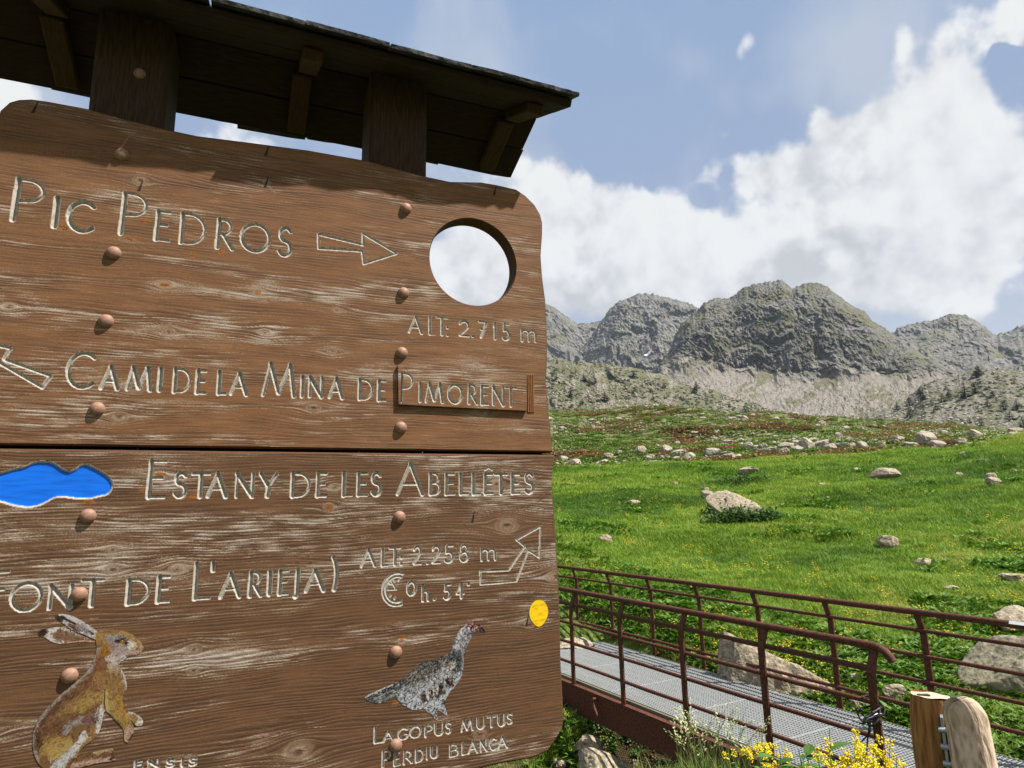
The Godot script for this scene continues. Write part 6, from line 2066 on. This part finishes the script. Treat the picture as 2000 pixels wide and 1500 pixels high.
func grass() -> void:
	var g := leafy("grass_blades")
	var r := RandomNumberGenerator.new()
	r.seed = 33
	var patch := noise(.12, 4, 71)
	var fleck := noise(.7, 3, 72)
	var shades := [Color(.125, .215, .02), Color(.185, .27, .03), Color(.28, .29, .07), Color(.07, .14, .016)]
	for kind in 3:
		var where := []
		var cols := []
		var mesh := tuft(13, .088, .10, .008, 80 + kind, .55 + .2 * kind)
		while where.size() < 34000:
			var az := r.randf_range(1.0, 45.0)
			var rr := 6.4 * pow(41.0 / 6.4, r.randf())
			var p := on_ground(az, rr)
			if not free_spot(p):
				continue
			var k := .58 + rr / 22.0
			var tall := k * (.75 + .5 * r.randf()) * (1.0 + .5 * patch.get_noise_2d(p.x * 2.0, p.z * 2.0))
			where.append(Transform3D(Basis(Vector3.UP, r.randf() * TAU).scaled(Vector3(k * 1.1, tall, k * 1.1)), p - Vector3.UP * .01))
			var n := 1.1 * patch.get_noise_2d(p.x, p.z) + .7 * patch.get_noise_2d(p.x * .3 + 70.0, p.z * .3) + .6 * fleck.get_noise_2d(p.x, p.z) + r.randfn(0, .16)
			var c: Color = shades[0].lerp(shades[1], clampf(.5 + n, 0, 1))
			if n > .22:
				c = c.lerp(shades[2], clampf((n - .22) * 2.5, 0, 1))
			if n < -.25:
				c = c.lerp(shades[3], clampf((-n - .25) * 3.0, 0, 1))
			cols.append(c)
		scatter("meadow_grass", mesh, g, where, cols, ["short bright green grass covering the meadow slope", "taller tufted grass growing all over the meadow slope", "arching grass tufts among the meadow turf"][kind], "grass")
	# banks of the brook and the near verge
	var where2 := []
	var cols2 := []
	var verge := tuft(16, .22, .09, .0075, 90, .8)
	while where2.size() < 5200:
		var t := r.randf_range(-1.0, 9.5)
		var l := r.randf_range(.9, 4.42)
		if r.randf() < .3:
			t = r.randf_range(6.2, 9.5)
			l = r.randf_range(2.5, 6.6)
		var q := along * t + across * l
		if q.z > -1.6 or is_water(t, l) or (l > 4.36 and t < 6.3):
			continue
		var k := r.randf_range(.55, 1.15)
		if l > 4.2:
			k *= .5
		where2.append(Transform3D(Basis(Vector3.UP, r.randf() * TAU).scaled(Vector3(k, k * r.randf_range(.7, 1.3), k)), Vector3(q.x, ground(q.x, q.z) - .01, q.z)))
		cols2.append(Color(.055, .12, .014).lerp(Color(.15, .19, .04), r.randf()))
	scatter("verge_grass", verge, g, where2, cols2, "long tufted grass on the banks of the brook before the bridge", "grass")
	# leafy weeds, dark in the meadow hollows and thick beyond the deck
	var weed := leafy("weed_leaves", .5)
	where2 = []
	cols2 = []
	var ros := rosette(13, .14, .05, 95)
	while where2.size() < 5600:
		var az := r.randf_range(2.0, 44.0)
		var rr := 7.0 * pow(36.0 / 7.0, r.randf())
		var p := on_ground(az, rr)
		var deep := patch.get_noise_2d(p.x * 2.6 + 50.0, p.z * 2.6)
		var by_bridge: bool = p.dot(across) < 8.2 or (az > 31.0 and rr < 11.5)
		if not free_spot(p) or (deep < .24 + .25 * r.randf() and not by_bridge):
			continue
		var k := (.55 + rr / 30.0) * r.randf_range(.6, 1.3)
		where2.append(Transform3D(Basis(Vector3.UP, r.randf() * TAU).scaled(Vector3(k, k * 1.1, k)), p))
		cols2.append(Color(.055, .125, .02).lerp(Color(.125, .21, .04), r.randf()))
	for i in 240:
		var q := along * r.randf_range(6.2, 8.4) + across * r.randf_range(3.4, 5.2)
		where2.append(Transform3D(Basis(Vector3.UP, r.randf() * TAU).scaled(Vector3.ONE * r.randf_range(.5, 1.1)), Vector3(q.x, ground(q.x, q.z), q.z)))
		cols2.append(Color(.045, .12, .018).lerp(Color(.12, .21, .04), r.randf()))
	scatter("leafy_weeds", ros, weed, where2, cols2, "dark leafy weeds in patches over the meadow and along the bridge", "weeds")
	# dark shrubs round the big meadow boulder
	for q in [[18.0, 18.6, .75], [18.6, 17.5, .62], [19.6, 17.2, .85], [20.6, 17.3, .7], [21.4, 17.2, .55], [19.0, 26.0, 1.1], [20.4, 26.3, .9], [17.2, 16.9, .5]]:
		var p := on_ground(q[0], q[1])
		var t := thing("shrub", "low dark green shrub near the big flat meadow boulder", "shrub", Transform3D(Basis(Vector3.UP, q[0] * 9.0), p), "dark shrubs by the meadow boulder")
		var s := Shape.new()
		s.use_color = true
		for i in 420:
			var d := Vector3(r.randfn(), absf(r.randfn()) * .75, r.randfn())
			d = d.normalized() * pow(r.randf(), .4)
			var at: Vector3 = d * Vector3(.95, .55, .8) * q[2] * (1.0 + .25 * sin(d.x * 9.0) * cos(d.z * 7.0))
			s.color = Color(.022, .058, .012).lerp(Color(.06, .115, .025), r.randf())
			leaf_blade(s, at, Vector3(r.randfn(), r.randfn() * .6, r.randfn()).normalized(), Vector3.UP, .11, .05)
		part("foliage", s.commit(), weed, t)
		var st := Shape.new()
		for i in 5:
			st.tube([Vector3.ZERO, Vector3(cos(i * 1.3) * .15, .12, sin(i * 1.3) * .15) * q[2], Vector3(cos(i * 1.3) * .4, .25, sin(i * 1.3) * .35) * q[2]], [.014, .01, .004], 5)
		part("stem", st.commit(), M.dark_timber, t)
	# yellow flowers in the grass
	var fl := Shape.new()
	for i in 7:
		blob(fl, Vector3(r.randfn() * .05, .14 + r.randf() * .09, r.randfn() * .05), .012, r)
	var ylw := leafy("yellow_petals", .6)
	where2 = []
	cols2 = []
	while where2.size() < 620:
		var az := r.randf_range(3.0, 40.0)
		var rr := 7.6 * pow(27.0 / 7.6, pow(r.randf(), 2.2))
		var p := on_ground(az, rr)
		if not free_spot(p) or patch.get_noise_2d(p.x * 3.1 + 80.0, p.z * 3.1) < -.1 + r.randf() * .75:
			continue
		where2.append(Transform3D(Basis(Vector3.UP, r.randf() * TAU).scaled(Vector3.ONE * r.randf_range(.5, 1.0) * (.75 + rr * .012)), p))
		cols2.append(Color(.62, .47, .02).lerp(Color(.72, .60, .05), r.randf()))
	scatter("meadow_flowers", fl.commit(), ylw, where2, cols2, "tiny yellow flowers dotted through the meadow grass", "flowers")
	# heath on the far hillside: green cushions and red-brown alpenrose
	var cushion := Shape.new()
	for i in 46:
		var d := Vector3(r.randfn(), absf(r.randfn()) * .6, r.randfn()).normalized() * pow(r.randf(), .35)
		leaf_blade(cushion, d * Vector3(.9, .42, .9), Vector3(r.randfn(), r.randfn() * .5, r.randfn()).normalized(), Vector3.UP, .42, .22)
	var cm := cushion.commit()
	for kind in 2:
		where2 = []
		cols2 = []
		while where2.size() < (11000 if kind == 0 else 4600):
			var az := r.randf_range(2.0, 46.0)
			var rr := 76.0 * pow(205.0 / 76.0, r.randf())
			var p := on_ground(az, rr)
			var heath := patch.get_noise_2d(p.x * .35 + 40.0, p.z * .55)
			if kind == 1 and heath < .10 + r.randf() * .22:
				continue
			var k := r.randf_range(.5, 1.25) * (1.0 if kind == 0 else 1.2)
			where2.append(Transform3D(Basis(Vector3.UP, r.randf() * TAU).scaled(Vector3(k, k * r.randf_range(.5, .9), k)), p - Vector3.UP * .05))
			if kind == 0:
				cols2.append(Color(.08, .14, .025).lerp(Color(.16, .20, .05), r.randf()))
			else:
				cols2.append(Color(.25, .09, .085).lerp(Color(.15, .14, .06), r.randf()))
		scatter("hillside_cushions" if kind == 0 else "alpenrose_bushes", cm, weed, where2, cols2, "low green cushions of heath on the rocky hillside" if kind == 0 else "red-brown alpenrose bushes in drifts across the rocky hillside", "shrubs")

func near_plants() -> void:
	var r := RandomNumberGenerator.new()
	r.seed = 44
	var stem := leafy("plant_stems")
	var petal: Material = M.yellow_petals
	# yellow-flowered cresses at the foot of the railing
	var spots := [[24.6, 4.15, .66], [25.6, 4.0, .62], [26.3, 4.25, .70], [27.2, 4.05, .66], [28.0, 4.2, .68], [28.8, 4.0, .62], [23.6, 4.3, .60], [26.9, 3.8, .56], [25.2, 3.75, .52], [28.4, 3.8, .54], [20.6, 4.5, .46], [18.4, 4.7, .46], [29.4, 4.0, .5], [24.2, 3.8, .48], [27.6, 3.7, .5], [26.1, 3.65, .48], [28.9, 3.6, .46], [25.7, 4.35, .66], [27.0, 4.4, .7], [24.9, 3.6, .42], [27.8, 4.3, .6]]
	for q in spots:
		var p := on_ground(q[0], q[1])
		var t := thing("flowering_plant", "tall green plant with clustered yellow flower heads at the foot of the railing", "plant", Transform3D(Basis(Vector3.UP, q[0]), p), "yellow flowering plants by the railing")
		var st := Shape.new()
		st.use_color = true
		var lf := Shape.new()
		lf.use_color = true
		var fw := Shape.new()
		fw.use_color = true
		for k in 5:
			var a := r.randf() * TAU
			var out := Vector3(cos(a), 0, sin(a))
			var h: float = q[2] * .84 * r.randf_range(.72, 1.08)
			var path := [out * .02, out * .04 + Vector3.UP * h * .4, out * .085 + Vector3.UP * h * .8, out * .10 + Vector3.UP * h]
			st.color = Color(.10, .16, .04)
			st.tube(path, [.0035, .003, .0024, .0015], 5)
			for e in 7:
				var f := r.randf_range(.1, .8)
				var at := out * .09 * f + Vector3.UP * h * f
				var d := Vector3(r.randfn(), .35, r.randfn()).normalized()
				lf.color = Color(.06, .13, .02).lerp(Color(.12, .19, .04), r.randf())
				leaf_blade(lf, at, d, Vector3.UP, r.randf_range(.05, .11), r.randf_range(.014, .03))
			for head in 3:
				var top: Vector3 = path[3] if head == 0 else path[2] + Vector3(r.randfn(), 1.0 + r.randf(), r.randfn()) * .035
				if head > 0:
					st.tube([path[2], top], .0012, 4)
				for e in 20:
					fw.color = Color(.66, .48, .015).lerp(Color(.78, .66, .05), r.randf())
					blob(fw, top + Vector3(r.randfn() * .011, r.randf_range(-.03, .014), r.randfn() * .011), r.randf_range(.004, .0075), r)
		part("stems", st.commit(), stem, t)
		part("leaves", lf.commit(), stem, t)
		part("flower_heads", fw.commit(), petal, t)
	# cock's-foot grasses with nodding heads before the girder
	for q in [[13.0, 5.4, .5], [14.2, 5.2, .56], [15.2, 5.0, .52], [16.2, 5.1, .56], [17.2, 4.9, .48], [18.6, 4.8, .46], [14.8, 4.7, .44]]:
		var p := on_ground(q[0], q[1])
		var t := thing("seeding_grass", "pale green grass clump with nodding seed heads in front of the girder", "grass clump", Transform3D(Basis(Vector3.UP, q[0]), p), "seeding grasses before the girder")
		var st := Shape.new()
		st.use_color = true
		var hd := Shape.new()
		hd.use_color = true
		for k in 9:
			var a := r.randf() * TAU
			var out := Vector3(cos(a), 0, sin(a)) * r.randf_range(.5, 1.6)
			var h: float = q[2] * r.randf_range(.7, 1.15)
			var path := [out * .03, out * .05 + Vector3.UP * h * .45, out * .09 + Vector3.UP * h * .82, out * .15 + Vector3.UP * h]
			st.color = Color(.16, .19, .07)
			st.tube(path, [.0022, .002, .0016, .0009], 4)
			for e in 9:
				var f := e / 8.0
				var at: Vector3 = (path[2] as Vector3).lerp(path[3], f * 1.05) + Vector3(r.randfn(), r.randfn(), r.randfn()) * .010 * (1.0 - f * .5)
				hd.color = Color(.28, .31, .15).lerp(Color(.42, .42, .25), r.randf())
				leaf_blade(hd, at, (out.normalized() + Vector3.UP * 1.2 + Vector3(r.randfn(), r.randfn(), r.randfn()) * .5).normalized(), Vector3.UP, r.randf_range(.014, .028), .011)
		for k in 16:
			var a := r.randf() * TAU
			st.color = Color(.10, .17, .035).lerp(Color(.2, .24, .08), r.randf())
			leaf_blade(st, Vector3(cos(a), 0, sin(a)) * .03, Vector3(cos(a) * .5, 1.2, sin(a) * .5).normalized(), Vector3(cos(a), .3, sin(a)).normalized(), r.randf_range(.18, .36), .008)
		part("stalks", st.commit(), stem, t)
		part("seed_heads", hd.commit(), stem, t)
	# broad-leaved dock climbing at the end post
	for q in [[22.6, 4.35, .46], [23.6, 4.5, .58], [21.4, 4.3, .36]]:
		var p := on_ground(q[0], q[1])
		var t := thing("dock_plant", "broad-leaved dark green dock growing up against the last railing posts", "plant", Transform3D(Basis(Vector3.UP, q[0]), p), "docks by the railing end")
		var lf := Shape.new()
		lf.use_color = true
		var st := Shape.new()
		st.use_color = true
		st.color = Color(.09, .13, .04)
		for k in 3:
			var a := k * 2.1
			var out := Vector3(cos(a), 0, sin(a))
			var h: float = q[2] * r.randf_range(.7, 1.1)
			st.tube([out * .02, out * .06 + Vector3.UP * h * .5, out * .09 + Vector3.UP * h], [.005, .004, .002], 5)
			for e in 8:
				var f := r.randf_range(.15, 1.0)
				lf.color = Color(.03, .075, .014).lerp(Color(.07, .14, .03), r.randf())
				leaf_blade(lf, out * .09 * f + Vector3.UP * h * f, Vector3(r.randfn(), .25, r.randfn()).normalized(), Vector3.UP, r.randf_range(.09, .18), r.randf_range(.04, .075))
		part("stems", st.commit(), stem, t)
		part("leaves", lf.commit(), stem, t)

func conifer(s_: int) -> Array:
	var r := RandomNumberGenerator.new()
	r.seed = s_
	var trunk := Shape.new()
	trunk.tube([Vector3(0, -.4, 0), Vector3(.05, .35, 0), Vector3(0, 1, .03)], [.045, .03, .006], 6)
	var s := Shape.new()
	s.use_color = true
	for i in 130:
		var y := .10 + .90 * pow(r.randf(), .9)
		var a := r.randf() * TAU
		var reach := .36 * (1.06 - y) * r.randf_range(.55, 1.15) + .02
		var d := Vector3(cos(a), -.12 + .3 * y, sin(a)).normalized()
		s.color = Color(.016, .034, .013).lerp(Color(.04, .062, .022), r.randf())
		leaf_blade(s, Vector3(d.x, 0, d.z) * reach * .25 + Vector3.UP * y, d, Vector3.UP, reach, reach * .5)
	return [trunk.commit(), s.commit()]

func slope_cover() -> void:
	var r := RandomNumberGenerator.new()
	r.seed = 66
	var bush := Shape.new()
	for i in 30:
		var d := Vector3(r.randfn(), absf(r.randfn()) * .7, r.randfn()).normalized() * pow(r.randf(), .3)
		leaf_blade(bush, d * Vector3(.85, .5, .85), Vector3(r.randfn(), r.randfn() * .5, r.randfn()).normalized(), Vector3.UP, .6, .36)
	var block := rock_mesh(495, 3, Vector3(1, .8, .9), 7, .15, .5)
	var patch := noise(.012, 3, 68)
	for kind in 2:
		var where := []
		var cols := []
		for spec in [["hill0", 4600 if kind == 0 else 2200, 0.0, 1.0, 1.0], ["hill1", 1500 if kind == 0 else 1500, 0.0, 1.0, 1.0], ["mountain0", 700 if kind == 0 else 3000, 0.0, .36, .85]]:
			var f: Dictionary = slopes[spec[0]]
			var made := 0
			while made < spec[1]:
				var i: int = r.randi() % int(f.nu)
				var j := int(lerpf(spec[2], spec[3], r.randf()) * (f.nv - 1))
				var p: Vector3 = f.points[j * f.nu + i]
				var n := patch.get_noise_2d(p.x, p.z)
				if (n if kind == 0 else -n) < r.randf_range(-.45, .25):
					continue
				made += 1
				var k: float = r.randf_range(.5, 1.6) * spec[4] * (1.15 if kind == 0 else .9)
				where.append(Transform3D(Basis(Vector3.UP, r.randf() * TAU).scaled(Vector3(k, k * r.randf_range(.6, 1.0), k)), p))
				if kind == 0:
					cols.append(Color(.035, .052, .018).lerp(Color(.085, .10, .034), r.randf()))
				else:
					cols.append(Color(.24, .215, .185).lerp(Color(.40, .365, .315), r.randf()))
		if kind == 0:
			scatter("scrub_bushes", bush.commit(), M.weed_leaves, where, cols, "dark scrub bushes scattered over the slopes below the cliffs", "scrub")
		else:
			scatter("scree_blocks", block, matter("scree_block", Color.WHITE, .95, true), where, cols, "pale fallen blocks scattered over the scree and scrub slopes", "stones")

func trees() -> void:
	var r := RandomNumberGenerator.new()
	r.seed = 55
	var kinds := [conifer(1), conifer(2), conifer(3)]
	var m := leafy("needles", .8)
	var src := []
	for k in 3:
		var t := thing("pine_tree", "small dark mountain pine on the scrubby slope below the cliffs", "tree", Transform3D(), "mountain pines below the cliffs")
		part("trunk", kinds[k][0], M.dark_timber, t)
		part("crown", kinds[k][1], m, t)
		src.append(t)
	var n := 0
	for spec in [["hill0", 62, .02, .98, .05, .97], ["hill1", 46, .05, .9, .05, .97], ["mountain0", 34, .05, .95, .0, .12]]:
		var f: Dictionary = slopes[spec[0]]
		for k in spec[1]:
			var i := int(lerpf(spec[2], spec[3], r.randf()) * (f.nu - 1))
			var j := int(lerpf(spec[4], spec[5], pow(r.randf(), .8)) * (f.nv - 1))
			var p: Vector3 = f.points[j * f.nu + i]
			if rad_to_deg(atan2(p.x, -p.z)) < 3.0:
				continue
			var h := r.randf_range(3.2, 8.0) * (1.0 + p.length() / 2400.0)
			var t: Node3D
			if n < 3:
				t = src[n]
			else:
				t = src[r.randi() % 3].duplicate()
				t.name = numbered("pine_tree")
				add_child(t, true)
			n += 1
			t.transform = Transform3D(Basis(Vector3.UP, r.randf() * TAU).scaled(Vector3(h * r.randf_range(.9, 1.5), h, h * 1.2)), p - Vector3.UP * h * .06)

func _ready() -> void:
	camera_sky_sun()
	bumps = noise(1.6, 3, 1)
	lumps = noise(.16, 3, 2)
	matter("snow", Color(.93, .94, .96), .9)
	matter("white_paper", Color(.86, .87, .88), .6)
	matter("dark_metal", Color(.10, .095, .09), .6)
	var z := matter("zinc", Color(.62, .65, .68), .4)
	z.metallic = .7
	matter("edge_timber", Color(.36, .34, .27), .85)
	terrain()
	mountains()
	trail_sign()
	footbridge()
	gate_posts()
	rocks()
	grass()
	near_plants()
	slope_cover()
	trees()
